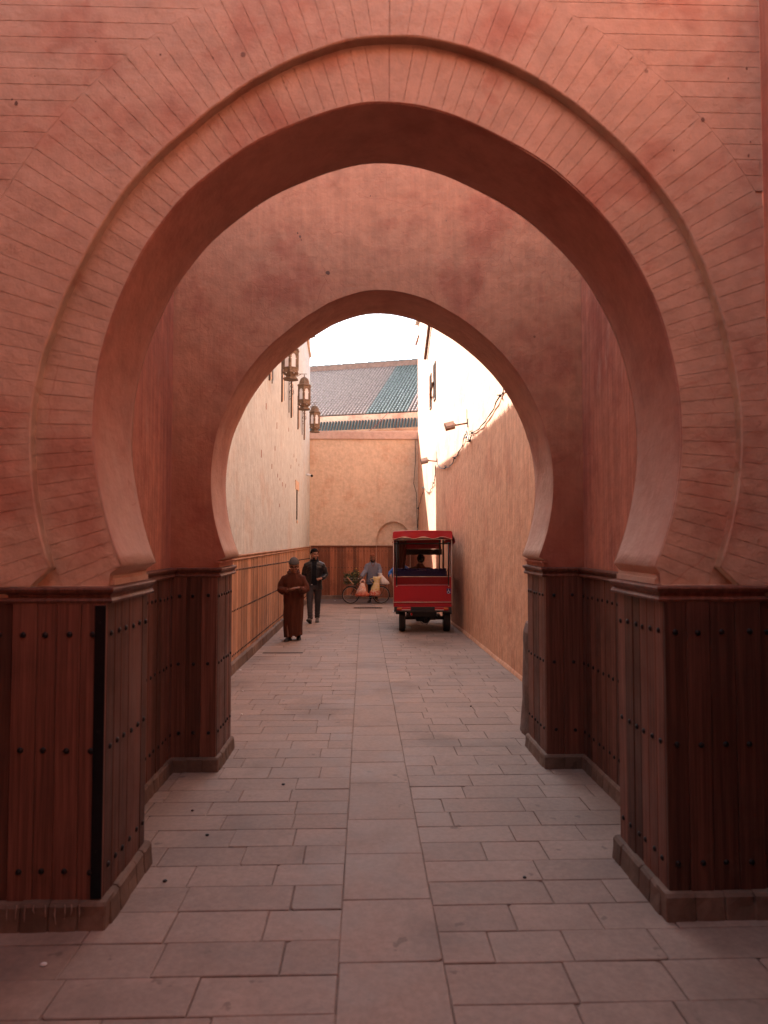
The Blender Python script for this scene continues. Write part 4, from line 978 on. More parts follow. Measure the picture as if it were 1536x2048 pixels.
for s, k, f in ((-1, (-.08, -.07, .46), (-.07, -.12, .07)), (1, (.085, .03, .46), (.09, .17, .11))): limbs(b, [(s*.08, 0, .84), k, f], [.08, .055, .038])
me = fuse(b, .0065, 3, name='body'); link('body', me, M['skin2'], p1); head_parts(p1, Mh)
b = shell(Mh, .083, .100, .118, (0, .012, .035), lambda p: p.z > .045-.5*max(0, p.y), th=.012); bm_ = b.build('knit_cap', M['beanie'], p1, local=True, smooth=True)
b = MB(); b.ball(tuple(Mh @ Vector((0, .02, .150))), .032, .036, .012, 12, 6); b.build('cap_top', M['beanie'], bm_, local=True, smooth=True)
b = shell(Mh, .082, .10, .098, (0, .014, .028), lambda p: p.z > -.05 and p.z < .06 and p.y > .0, th=.004); b.build('hair', M['hair'], p1, local=True)
fold = lambda amp, k, ph=0: (lambda a: amp*sin(k*a+ph)+amp*.6*sin((k*2+1)*a+ph*2))
b = MB()
rg = [ell((.0, .02, .075), .165, .20, 40, fold(.10, 7), (.025, 0)), ell((0, .02, .25), .175, .19, 40, fold(.06, 7, .2)), ell((0, .01, .5), .185, .17, 40, fold(.05, 7, .4)), ell((0, 0, .8), .195, .15, 40, fold(.03, 6, .5)), ell((0, -.01, 1.0), .195, .145, 40, fold(.02, 5)), ell((0, -.01, 1.12), .215, .145, 40), ell((0, -.01, 1.20), .205, .13, 40), ell((0, -.012, 1.265), .15, .11, 40), ell((0, -.02, 1.325), .08, .08, 40)]
b.loft(rg)
for s, el_, wr in ((-1, (-.262, -.03, .96), (-.10, -.225, .98)), (1, (.262, -.04, .975), (.13, -.24, 1.01))):
    b.tube([(s*.10, 0, 1.21), (s*.165, -.003, 1.185), (s*.215, -.01, 1.08), (s*.235, -.03, .985), (s*.19, -.15, .965), wr], [.07, .080, .080, .082, .072, .058], 16)
me = fuse(b, .013, 2, name='robe')
def fr(co):
    s = 0
    if co.z < .85: s -= .028*math.exp(-((co.x-.015)/.035)**2)*(1 if co.y < 0 else .3)*(1-co.z/.95)
    s += .017*noise.noise(Vector((co.x*16, co.y*14, co.z*2.2)))+.006*noise.noise(Vector((co.x*30, co.y*28, co.z*5)))
    return s
displace(me, fr); link('robe', me, M['djel'], p1)
b = MB(); P = []
for i in range(22):
    a = 2*pi*i/21; P.append((.10*sin(a), -.02-.10*cos(a)*.9, 1.295+.045*(1-cos(a))/2-.05*math.exp(-(a if a < pi else 2*pi-a)**2*3)))
b.tube(P, [.020+.012*(1-cos(2*pi*i/21))/2 for i in range(22)], 10)
b.loft([ell((0, .09, 1.38), .10, .05), ell((0, .125, 1.30), .12, .055), ell((0, .14, 1.2), .09, .04), ell((0, .14, 1.12), .03, .02)])
me = fuse(b, .010, 2, name='hood'); displace(me, lambda co: .006*noise.noise(co*20)); link('hood', me, M['djel'], p1)
shoe(p1, (-.065, -.02, 0), (-.25, -1), M['shoe'], M['sole']); shoe(p1, (.085, .20, .035), (.12, -1), M['shoe'], M['sole'], pitch=-.25)
# ---- person in the black quilted jacket
p2 = thing('person', (-1.20, 16.65, gz(16.65)), 'person in a black quilted jacket and grey jeans striding beside the orange boards', 'person')
Mh = Matrix.Translation((.005, -.035, 1.645)) @ Matrix.Rotation(radians(6), 4, 'X') @ Matrix.Rotation(radians(28), 4, 'Z') @ HS
b = MB(); torso(b, (0, 0, 1.0), (0, 0, 1.47), .14, .09); head_geo(b, Mh); limbs(b, [(0, 0, 1.45), (0, -.012, 1.54), (.0, -.022, 1.60)], [.065, .06, .057])
limbs(b, [(-.09, 0, 1.39), (-.16, .01, 1.35), (-.25, .08, 1.15), (-.225, .10, .93)], [.045, .05, .042, .03]); hand_geo(b, (-.225, .10, .93), (.05, -.1, -1), (1, 0, 0), .4, -1)
limbs(b, [(.09, 0, 1.39), (.16, 0, 1.35), (.265, .02, 1.16), (.16, -.16, 1.06)], [.045, .05, .042, .03]); hand_geo(b, (.165, -.155, 1.065), (-.45, -.55, .05), (-.3, .3, -1), 1.15, 1)
for s, k, f in ((-1, (-.095, -.13, .52), (-.075, -.27, .12)), (1, (.07, .05, .52), (.06, .17, .12))): limbs(b, [(s*.09, 0, .97), k, f], [.085, .055, .038])
me = fuse(b, .0065, 3, name='body'); link('body', me, M['skin1'], p2); head_parts(p2, Mh)
b = shell(Mh, .082, .101, .100, (0, .012, .034), lambda p: p.z > .055 or (p.y > .0 and p.z > -.055) or (p.y > -.045 and p.z > .02), th=.008); displace_b = b.build('hair', M['hair'], p2, local=True, smooth=True)
b = shell(Mh, .061, .071, .076, (0, -.028, -.044), lambda p: p.z < -.045 and p.y < .03 and not (abs(p.x) < .02 and p.z > -.075), th=.003); b.build('stubble', M['beard'], p2, local=True, smooth=True)
b = MB(); b.loft([ell((0, 0, .90), .165, .125), ell((0, 0, 1.0), .160, .125), ell((0, -.005, 1.2), .165, .128), ell((0, -.005, 1.38), .185, .12), ell((0, 0, 1.46), .13, .09), ell((0, -.006, 1.53), .066, .066)])
me = fuse(b, .011, 2, name='shirt'); displace(me, lambda co: .004*noise.noise(co*14)); link('shirt', me, M['shirt'], p2)
b = MB(); b.loft([ell((.005, .01, .80), .195, .145, 36), ell((0, .01, .95), .185, .14, 36), ell((0, .005, 1.15), .195, .142, 36), ell((0, 0, 1.33), .215, .14, 36), ell((0, 0, 1.42), .185, .115, 36), ell((0, .0, 1.475), .12, .095, 36), ell((0, -.005, 1.56), .085, .08, 36)])
for pts in ([(-.11, 0, 1.425), (-.185, .005, 1.385), (-.235, .045, 1.27), (-.26, .09, 1.14), (-.23, .10, .97)], [(.11, 0, 1.425), (.185, 0, 1.385), (.245, .01, 1.28), (.275, .02, 1.15), (.225, -.08, 1.085), (.185, -.135, 1.07)]):
    b.tube(pts, [.06, .076, .068, .064, .050] if len(pts) == 5 else [.06, .076, .068, .064, .056, .048], 16)
me = fuse(b, .011, 2, name='jacket')
displace(me, lambda co: .007*abs(sin(pi*(co.z+.45*abs(co.x))/.062))**.6-.004+.004*noise.noise(co*18))
bm = bmesh.new(); bm.from_mesh(me)
def opening(co): 
    w = .045+.045*max(0, (1.5-co.z))*.7+(.05 if co.z > 1.47 else 0)
    return co.y < -.03 and abs(co.x+.0) < w+.01*sin(co.z*9)
bmesh.ops.delete(bm, geom=[v for v in bm.verts if opening(v.co) or (v.co.z > 1.545 and v.co.length > 0)], context='VERTS')
bmesh.ops.solidify(bm, geom=bm.faces[:], thickness=.008); bm.to_mesh(me); bm.free()
for p in me.polygons: p.use_smooth = True
link('jacket', me, M['jacket'], p2)
b = MB(); b.loft([ell((0, 0, .80), .165, .12), ell((0, 0, .90), .17, .125), ell((0, 0, 1.0), .158, .12)])
for s, P in ((-1, [(-.088, 0, .88), (-.10, -.09, .66), (-.10, -.15, .50), (-.085, -.22, .28), (-.075, -.26, .11)]), (1, [(.088, 0, .88), (.085, .03, .66), (.078, .06, .50), (.068, .12, .28), (.062, .17, .10)])):
    b.tube(P, [.098, .088, .072, .064, .060], 16)
me = fuse(b, .010, 2, name='jeans'); displace(me, lambda co: .006*noise.noise(Vector((co.x*10, co.y*10, co.z*22)))+(.004*sin(co.z*95) if co.z < .3 else 0)); link('jeans', me, M['jeans'], p2)
MB().box(-.06, -.04, -.142, -.130, .915, .93).build('belt_buckle', M['white_pl'], p2, local=True)
shoe(p2, (-.08, -.25, .012), (-.18, -1), M['shoeg'], M['shoe'], pitch=.42); shoe(p2, (.06, .20, .02), (.05, -1), M['shoeg'], M['sole'], pitch=-.1)
# ---- person with the bicycle
p3 = thing('person', (.30, 23.12, gz(23.12)), 'bearded person in a grey blue tunic and rust cap standing behind the loaded bicycle', 'person')
Mh = Matrix.Translation((-.01, -.04, 1.485)) @ Matrix.Rotation(radians(10), 4, 'X') @ Matrix.Rotation(radians(10), 4, 'Z') @ HS
b = MB(); torso(b, (0, 0, .86), (0, 0, 1.31), .13, .085); head_geo(b, Mh); limbs(b, [(0, 0, 1.3), (0, -.015, 1.38), (0, -.03, 1.43)], [.06, .056, .054])
limbs(b, [(-.11, 0, 1.28), (-.175, 0, 1.27), (-.26, -.05, 1.02), (-.42, -.46, .815)], [.05, .055, .042, .03]); hand_geo(b, (-.415, -.455, .82), (-.25, -.8, -.25), (0, .2, -1), .7, -1)
limbs(b, [(.11, 0, 1.28), (.175, 0, 1.27), (.235, -.10, 1.05), (.20, -.36, .90)], [.05, .055, .042, .03]); hand_geo(b, (.20, -.36, .90), (-.1, -.9, -.3), (0, .2, -1), .6, 1)
for s, f in ((-1, (-.09, .02, .1)), (1, (.12, .04, .1))): limbs(b, [(s*.08, 0, .84), (s*.09, -.02, .46), f], [.08, .05, .036])
me = fuse(b, .007, 3, name='body'); link('body', me, M['skin2'], p3); head_parts(p3, Mh)
b = shell(Mh, .080, .099, .096, (0, .01, .036), lambda p: p.z > .055, th=.008); b.build('skullcap', M['kcap'], p3, local=True, smooth=True)
b = shell(Mh, .066, .080, .085, (0, -.026, -.046), lambda p: p.z < -.035 and p.y < .03 and not (abs(p.x) < .018 and -.066 < p.z < -.045), th=.014); b.build('beard', M['beard'], p3, local=True, smooth=True)
b = MB(); b.loft([ell((.01, 0, .60), .24, .16, 36, fold(.05, 7)), ell((.01, 0, .8), .225, .15, 36, fold(.04, 7, .3)), ell((0, 0, 1.0), .205, .14, 36, fold(.02, 6)), ell((0, 0, 1.18), .20, .135, 36), ell((0, 0, 1.27), .19, .12, 36), ell((0, 0, 1.33), .12, .09, 36), ell((0, -.005, 1.37), .07, .07, 36)])
b.tube([(-.12, 0, 1.24), (-.18, 0, 1.24), (-.25, -.05, 1.04), (-.33, -.22, .93), (-.385, -.38, .855)], [.075, .085, .085, .078, .066], 14); b.tube([(.12, 0, 1.24), (.18, 0, 1.24), (.245, -.08, 1.06), (.22, -.24, .95), (.205, -.31, .92)], [.075, .085, .08, .07, .06], 14)
me = fuse(b, .012, 2, name='tunic'); displace(me, lambda co: .009*noise.noise(Vector((co.x*15, co.y*14, co.z*3)))+.004*noise.noise(co*22)); link('tunic', me, M['kaftan'], p3)
b = MB(); b.tube([(-.06, -.075, 1.35), (-.035, -.125, 1.27), (.0, -.142, 1.2)], .008, 6); b.tube([(.06, -.075, 1.35), (.04, -.12, 1.27), (.0, -.142, 1.2)], .008, 6); b.tube([(-.07, -.05, 1.36), (0, -.09, 1.34), (.07, -.05, 1.36)], .014, 6); b.build('collar_braid', M['kcap'], p3, local=True)
b = MB()
for s, f in ((-1, (-.09, .02, .10)), (1, (.12, .04, .10))): b.tube([(s*.08, 0, .80), (s*.09, -.02, .46), f], [.10, .075, .055], 12)
me = fuse(b, .011, 2, name='trousers'); link('trousers', me, M['trous'], p3)
shoe(p3, (-.09, .03, 0), (-.3, -1), M['shoe'], M['sole']); shoe(p3, (.12, .05, 0), (.35, -1), M['shoe'], M['sole'])
# ---- person in blue beyond the tricycle
p4 = thing('person', (1.0, 17.75, gz(17.75)), 'mostly hidden person in a bright blue shirt beyond the red tricycle', 'person')
Mh = Matrix.Translation((.0, -.03, 1.50)) @ Matrix.Rotation(radians(-20), 4, 'Z')
b = MB(); torso(b, (0, 0, .86), (0, 0, 1.34), .165); head_geo(b, Mh); limbs(b, [(0, 0, 1.3), (0, -.02, 1.42)], [.06, .055])
limbs(b, [(-.11, 0, 1.28), (-.175, 0, 1.27), (-.29, .04, 1.16), (-.31, -.10, 1.06), (-.25, -.14, .93)], [.05, .055, .05, .036, .028]); hand_geo(b, (-.25, -.14, .93), (0, -.15, -1), (1, 0, 0), .6, -1)
limbs(b, [(.11, 0, 1.28), (.175, 0, 1.27), (.22, .03, 1.05), (.2, -.05, .85)], [.05, .055, .042, .028]); hand_geo(b, (.2, -.05, .85), (0, -.1, -1), (-1, 0, 0), .5, 1)
for s in (-1, 1): limbs(b, [(s*.08, 0, .84), (s*.08+.05, -.02, .46), (s*.08+.09, .03, .09)], [.08, .05, .036])
me = fuse(b, .007, 3, name='body'); link('body', me, M['skin1'], p4); head_parts(p4, Mh)
b = shell(Mh, .082, .101, .100, (0, .012, .034), lambda p: p.z > .055 or (p.y > .0 and p.z > -.055), th=.008); b.build('hair', M['hair'], p4, local=True, smooth=True)
b = MB(); b.loft([ell((0, 0, .80), .18, .13), ell((0, 0, 1.0), .175, .13), ell((0, 0, 1.2), .19, .13), ell((0, 0, 1.28), .18, .11), ell((0, 0, 1.34), .1, .08), ell((0, 0, 1.37), .065, .065)])
b.tube([(-.12, 0, 1.24), (-.19, 0, 1.25), (-.30, .035, 1.15), (-.315, -.03, 1.08)], [.075, .08, .075, .065], 14); b.tube([(.12, 0, 1.24), (.18, 0, 1.24), (.225, .02, 1.06)], [.075, .08, .07], 14)
me = fuse(b, .012, 2, name='blue_shirt'); displace(me, lambda co: .006*noise.noise(co*15)); link('shirt', me, M['blue'], p4)
b = MB(); b.loft([ell((0, 0, .78), .16, .12), ell((0, 0, .92), .165, .12)])
for s in (-1, 1): b.tube([(s*.085, 0, .84), (s*.08+.05, -.02, .46), (s*.08+.09, .03, .09)], [.095, .075, .06], 12)
me = fuse(b, .012, 2, name='trousers'); link('trousers', me, M['trous'], p4)
for s in (-1, 1): shoe(p4, (s*.08+.09, .04, 0), (s*.2, -1), M['shoe'], M['sole'])
# ================================================================== BICYCLE
BYC = 22.5; gb = gz(BYC); W0, W1, WR = -.435, .565, .285
bike = thing('bicycle', (.06, BYC, gb), 'old dark bicycle before the end wall, loaded with greens and bags', 'bicycle')
M['tyre'] = plain('rubber_tyre', (.018, .014, .013), .8); M['chrome'] = plain('dull_chrome', (.35, .28, .24), .35, .8); M['bframe'] = plain('dark_bicycle_paint', (.03, .015, .014), .4)
def ringtube(b, c, R, r, n=40, m=8, ax='Y'):
    pts = []
    rings = []
    for i in range(n+1):
        a = 2*pi*i/n; ce = Vector((cos(a), 0, sin(a))) if ax == 'Y' else Vector((0, cos(a), sin(a))); o = Vector((0, 1, 0)) if ax == 'Y' else Vector((1, 0, 0))
        rings.append([Vector(c)+ce*(R+r*cos(2*pi*j/m))+o*(r*sin(2*pi*j/m)) for j in range(m)])
    b.loft(rings, cap=False)
for x in (W0, W1):
    b = MB(); ringtube(b, (x, BYC, gb+WR), WR-.016, .017); w = b.build('wheel', M['tyre'], bike, smooth=True)
    b = MB(); ringtube(b, (x, BYC, gb+WR), WR-.040, .009); b.build('rim', M['chrome'], w, smooth=True)
    b = MB(); b.tube([(x, BYC-.045, gb+WR), (x, BYC+.045, gb+WR)], .022, 10)
    for k in range(28):
        a = 2*pi*k/28; s = 1 if k % 2 else -1; b.tube([(x+.02*cos(a+.8*s), BYC+.025*s, gb+WR+.02*sin(a+.8*s)), (x+(WR-.045)*cos(a), BYC, gb+WR+(WR-.045)*sin(a))], .0012, 3, cap=False)
    b.build('spokes', M['chrome'], w)
    b = MB(); P = [(x+(WR+.022)*cos(a), BYC, gb+WR+(WR+.022)*sin(a)) for a in [radians(-10+190*i/16) for i in range(17)]]
    b.loft([[(p[0], BYC-.022, p[2]-.006), (p[0], BYC, p[2]), (p[0], BYC+.022, p[2]-.006), (p[0], BYC, p[2]-.003)] for p in P]); b.build('mudguard', M['bframe'], bike)
zc_ = gb+WR; BB = (.12, BYC, zc_-.02); ST = (.30, BYC, zc_+.40); HT = (-.24, BYC, zc_+.44); HB = (-.27, BYC, zc_+.33)
b = MB()
for a, c, r in ((HB, BB, .015), (HT, ST, .013), (ST, BB, .014), (HT, HB, .018)): b.tube([a, c], r, 8)
for s in (-1, 1):
    b.tube([BB, (W1, BYC+s*.05, zc_)], .009, 6); b.tube([(ST[0], BYC, ST[2]), (W1, BYC+s*.05, zc_)], .008, 6)
b.build('frame', M['bframe'], bike, smooth=True)
b = MB()
for s in (-1, 1): b.tube([(HB[0], BYC+s*.03, HB[2]), (HB[0]-.06, BYC+s*.045, HB[2]-.15), (W0, BYC+s*.05, zc_)], .010, 6)
b.build('fork', M['bframe'], bike, smooth=True)
b = MB(); b.tube([HT, (-.235, BYC, zc_+.53)], .012, 6); b.tube([(-.05, BYC-.27, zc_+.50), (-.18, BYC-.24, zc_+.54), (-.25, BYC-.1, zc_+.55), (-.25, BYC+.1, zc_+.55), (-.18, BYC+.24, zc_+.54), (-.05, BYC+.27, zc_+.50)], .011, 6); h = b.build('handlebar', M['chrome'], bike, smooth=True)
for s in (-1, 1): MB().tube([(-.14, BYC+s*.25, zc_+.53), (-.03, BYC+s*.275, zc_+.495)], .016, 8).build('grip', M['tyre'], h)
b = MB(); b.tube([(ST[0], BYC, ST[2]), (.32, BYC, zc_+.52)], .012, 6); b.loft([[(x, BYC+w*cos(2*pi*j/10), z+.022*sin(2*pi*j/10)) for j in range(10)] for x, w, z in ((.20, .015, zc_+.535), (.26, .035, zc_+.54), (.36, .075, zc_+.54), (.42, .07, zc_+.545), (.44, .03, zc_+.55))]); b.build('saddle', M['tyre'], bike, smooth=True)
b = MB(); b.tube([BB, (.12, BYC-.06, zc_-.02)], .014, 8); b.tube([(.12, BYC-.06, zc_-.02), (.19, BYC-.065, zc_-.16)], .009, 6); b.tube([(.12, BYC+.06, zc_-.02), (.05, BYC+.065, zc_+.12)], .009, 6); ringtube(b, (.12, BYC-.05, zc_-.02), .075, .006, 24, 5); b.tube([(.12, BYC-.05, zc_+.058), (W1, BYC-.05, zc_+.03)], .005, 4); b.tube([(.12, BYC-.05, zc_-.098), (W1, BYC-.05, zc_-.03)], .005, 4)
cr = b.build('crank', M['chrome'], bike)
for x, z, s in ((.19, -.16, -1), (.05, .12, 1)): MB().box(x-.045, x+.045, BYC+s*.065-.0, BYC+s*.16, zc_+z-.012, zc_+z+.012).build('pedal', M['tyre'], cr)
b = MB()
for s in (-1, 1): b.tube([(.38, BYC+s*.06, zc_+.34), (.76, BYC+s*.06, zc_+.34)], .007, 5); b.tube([(W1, BYC+s*.05, zc_), (.72, BYC+s*.06, zc_+.34)], .006, 5)
for k in range(4): b.tube([(.42+k*.1, BYC-.06, zc_+.345), (.42+k*.1, BYC+.06, zc_+.345)], .005, 5)
b.build('carrier', M['bframe'], bike)
# basket with greens
bk = thing('wicker_basket', (-.42, BYC, zc_+.28), 'wire basket over the front wheel of the bicycle, filled with sticks and greens', 'basket')
b = MB(); bc = Vector((-.42, BYC, zc_+.29))
for z, r in ((0, .15), (.09, .18), (.18, .215), (.26, .235)): ringtube_pts = [(bc.x+r*1.05*cos(2*pi*i/20), bc.y+r*.75*sin(2*pi*i/20), bc.z+z) for i in range(21)]; b.tube(ringtube_pts, .007, 5)
for k in range(20):
    a = 2*pi*k/20; b.tube([(bc.x+.158*cos(a), bc.y+.11*sin(a), bc.z), (bc.x+.247*cos(a), bc.y+.176*sin(a), bc.z+.26)], .004, 4)
b.tube([(bc.x-.15, bc.y, bc.z), (bc.x+.15, bc.y, bc.z)], .006, 4); b.tube([(bc.x, bc.y-.11, bc.z), (bc.x, bc.y+.11, bc.z)], .006, 4)
b.build('weave', M['chrome'], bk, smooth=True)
M['leaf'] = plain('dark_leaf', (.035, .055, .018), .6, var=.5, nscale=30); M['yellow'] = plain('yellow_petal', (.55, .40, .06), .6, var=.2); M['stick'] = plain('pale_stick', (.35, .20, .11), .8)
rr = random.Random(5); b = MB(); fl = MB()
for k in range(950):
    a = rr.uniform(0, 2*pi); q = sqrt(rr.random()); hx = rr.random(); lump = .08+.14*max(0, noise.noise(Vector((a*1.3, q*2, 1)))+.4)
    c = Vector((bc.x+.03+.27*q*cos(a), bc.y+.2*q*sin(a), bc.z+.06+(.19+lump)*hx+(.09 if -.2 < q*cos(a)-.45 < .35 else 0)*hx)); L = rr.uniform(.025, .07)
    d = Vector((rr.gauss(0, 1), rr.gauss(0, 1), rr.gauss(.5, 1))).normalized(); w = d.cross(Vector((rr.gauss(0, 1), rr.gauss(0, 1), rr.gauss(0, 1)))).normalized()*L*.33; nn = d.cross(w).normalized()*L*.15
    (b if rr.random() > .07 else fl).v.extend([]) 
    B = b if rr.random() > .06 else fl
    B.face([c, c+d*L*.5+w+nn, c+d*L, c+d*L*.5-w+nn])
for k in range(14):
    a = rr.uniform(0, 2*pi); b.tube([(bc.x+.08*cos(a), bc.y+.06*sin(a), bc.z+.05), (bc.x+.27*cos(a)+.03, bc.y+.18*sin(a), bc.z+.33+rr.uniform(0, .12))], .003, 4)
tag(b.build('leafy_greens', M['leaf'], None), 'dark green leafy bunches heaped in the bicycle basket', 'greens', kind='stuff'); tag(fl.build('yellow_flowers', M['yellow'], None), 'scattered small yellow flowers among the greens in the bicycle basket', 'flowers', kind='stuff')
tag(MB().tube([(bc.x-.13, bc.y-.19, bc.z+.30), (bc.x+.08, bc.y-.21, bc.z+.06)], .02, 7).build('stick', M['stick']), 'pale wooden stick leaning out of the bicycle basket', 'stick')
# bags
def bagmat(name, base, low, top, z0, z1):
    m, nt, p = mat(name); n = N(nt); tc = n.new('ShaderNodeTexCoord').outputs['Object']; sep = n.new('ShaderNodeSeparateXYZ'); n.l(tc, sep.inputs[0])
    f = n.noise(tc, 11, 4, .6); zz = n.math('ADD', sep.outputs[2], n.math('MULTIPLY', f, .25)); col = n.mix(n.ramp(zz, z0, z1), low, base)
    g = n.noise(tc, 23, 4, .65); col = n.mix(n.ramp(g, .48, .56, 0, .75), col, top); n.l(col, p.inputs['Base Color']); p.inputs['Roughness'].default_value = .35; n.l(n.bump(n.noise(tc, 30, 5, .7), .5, .02), p.inputs['Normal']); return m
bm1 = bagmat('printed_plastic', (.62, .44, .36), (.48, .07, .035), (.60, .20, .10), .16, .36); bm2 = bagmat('yellow_printed_plastic', (.60, .42, .14), (.50, .07, .03), (.62, .46, .36), .24, .38); bm3 = bagmat('white_sack', (.62, .52, .46), (.5, .38, .32), (.66, .58, .52), .0, .1)
def sack(name, loc, rings, m, label, handles=None, seed=0, group=None):
    t = thing(name, loc, label, 'bag', group); n = 30; R = []
    for z, rx, ry, ox in rings: R.append([(ox+rx*(1+.22*noise.noise(Vector((3*cos(2*pi*j/n), 3*sin(2*pi*j/n), z*9+seed)))+.10*sin(7*2*pi*j/n+seed+z*6))*cos(2*pi*j/n), ry*(1+.3*noise.noise(Vector((4*cos(2*pi*j/n), 4*sin(2*pi*j/n), z*12+seed+9))))*sin(2*pi*j/n), z+.015*noise.noise(Vector((2*cos(2*pi*j/n), 2*sin(2*pi*j/n), seed+z*3)))) for j in range(n)])
    b = MB(); b.loft(R); b.build('sack', m, t, local=True, smooth=True)
    if handles:
        for hh in handles: b = MB(); b.tube(hh, .011, 6, flat=2.2); b.build('handle', m, t, local=True, smooth=True)
    return t
zb_ = zc_+.50
sack('plastic_bag', (-.065, BYC-.30, zb_-.53), [(0, .10, .06, 0), (.015, .20, .10, .0), (.06, .205, .11, 0), (.16, .16, .10, 0), (.28, .11, .08, .01), (.38, .075, .05, .015), (.43, .06, .035, .02)], bm1, 'printed plastic bag with red contents hanging below the bicycle handlebar, left of the tunic', [[(-.03, 0, .40), (-.05, 0, .47), (.0, .01, .53), (.05, 0, .55)], [(.06, 0, .40), (.09, 0, .48), (.05, 0, .55)]], 2)
sack('plastic_bag', (.38, BYC-.16, zc_-.03), [(0, .08, .06, -.03), (.02, .15, .10, -.03), (.06, .18, .11, -.03), (.12, .175, .11, -.02), (.2, .15, .10, -.01), (.28, .125, .09, .0), (.36, .11, .08, .02), (.42, .095, .06, .03), (.47, .085, .04, .04), (.53, .105, .05, .04), (.58, .12, .045, .05), (.63, .14, .03, .06)], bm2, 'tall yellow and red printed bag slung from the bicycle saddle', [[(-.08, 0, .42), (-.15, 0, .50), (-.19, 0, .55), (-.10, 0, .57), (0, 0, .56)]], 5)
sack('cloth_sack', (.60, BYC+.03, zc_+.34), [(0, .10, .09, .08), (.02, .17, .12, .06), (.08, .16, .12, .04), (.18, .12, .09, .0), (.27, .07, .05, -.04), (.33, .05, .03, -.06), (.37, .07, .04, -.07)], bm3, 'pale sack tied on the rear carrier of the bicycle', None, 8)
# ================================================================== MOTOR TRICYCLE
tri = thing('motor_tricycle', (1.236, 14.40, gz(14.5)), 'red motor tricycle with canvas roof and wavy valance beside the right wall', 'tricycle', rz=radians(-2.4))
M['red'] = plain('red_canvas', (.40, .010, .016), .5, var=.10, nscale=3, bump=.15, spec=.4); M['redp'] = plain('red_paint', (.36, .008, .016), .35, var=.06, nscale=2, bump=.02, coat=.2)
M['pipe'] = plain('cream_piping', (.60, .42, .33), .6); M['blk'] = plain('black_paint', (.012, .011, .013), .5); M['grey'] = plain('grey_metal', (.045, .04, .04), .5, .4)
M['seatblue'] = cloth('blue_upholstery', (.045, .035, .11)); M['amber'] = plain('amber_lens', (.55, .16, .04), .25, var=.05); M['redlens'] = plain('red_lens', (.45, .02, .02), .25, var=.05); M['whitelens'] = plain('clear_lens', (.6, .5, .45), .2, var=.03)
def glassmat():
    m, nt, p = mat('clear_vinyl'); nt.nodes.remove(p); n = N(nt); out = nt.nodes['Material Output']
    tr = n.new('ShaderNodeBsdfTransparent'); tr.inputs[0].default_value = (.86, .80, .78, 1); g = n.new('ShaderNodeBsdfGlossy'); g.inputs['Roughness'].default_value = .08; g.inputs[0].default_value = (.9, .9, .9, 1)
    tc = n.new('ShaderNodeTexCoord').outputs['Object']; g_n = n.bump(n.noise(tc, 5, 3), .7, .04); n.l(g_n, g.inputs['Normal'])
    fr_ = n.new('ShaderNodeFresnel'); fr_.inputs[0].default_value = 1.35; n.l(g_n, fr_.inputs['Normal'])
    mx = n.new('ShaderNodeMixShader'); n.l(fr_.outputs[0], mx.inputs[0]); n.l(tr.outputs[0], mx.inputs[1]); n.l(g.outputs[0], mx.inputs[2]); n.l(mx.outputs[0], out.inputs[0]); return m
M['vinyl'] = glassmat()
def tp(name, b, m, parent=None, smooth=False, **k): return b.build(name, m, parent or tri, smooth, local=True, **k)
W = .612
# body tub
b = MB(); b.loft([[(-W, 0, .56), (W, 0, .56), (W, 1.65, .56), (-W, 1.65, .56)], [(-W, 0, .62), (W, 0, .62), (W, 1.65, .62), (-W, 1.65, .62)]]); b.box(-W, W, .0, .03, .62, 1.19, b=.006); b.box(-W, -W+.03, .031, 1.65, .62, 1.19, b=.006); b.box(W-.03, W, .031, 1.65, .62, 1.19, b=.006)
body = tp('cargo_body', b, M['redp'])
tp('tailboard', MB().box(-W+.012, W-.012, -.010, -.002, .67, 1.005, b=.003), M['redp'])
b = MB(); b.tube([(-W, -.012, .654), (W, -.012, .660)], .0085, 6); b.tube([(-W+.02, -.012, 1.19), (W-.02, -.012, 1.195)], .008, 6); b.tube([(-W-.001, -.008, .6), (-W-.001, -.008, 1.97)], .008, 6); b.tube([(W+.001, -.008, .6), (W+.001, -.008, 1.97)], .008, 6); b.tube([(-W, .01, 1.965), (W, .01, 1.975)], .009, 6)
tp('piping', b, M['pipe'], smooth=True)
b = MB(); b.tube([(-W+.05, -.016, 1.012), (W-.05, -.016, 1.018)], .007, 6); tp('window_hem', b, plain('pink_hem', (.5, .16, .18), .5))
b = MB(); n = 24
b.loft([[(-W+.04+(2*W-.08)*i/n, -.017-.004*sin(i*.9)*(1 if z < 1.15 else .3), z) for i in range(n+1)] for z in (1.015, 1.06, 1.11, 1.16, 1.19, 1.5, 1.93)], cap=False, closed=False); tp('clear_window', b, M['vinyl'], smooth=True)
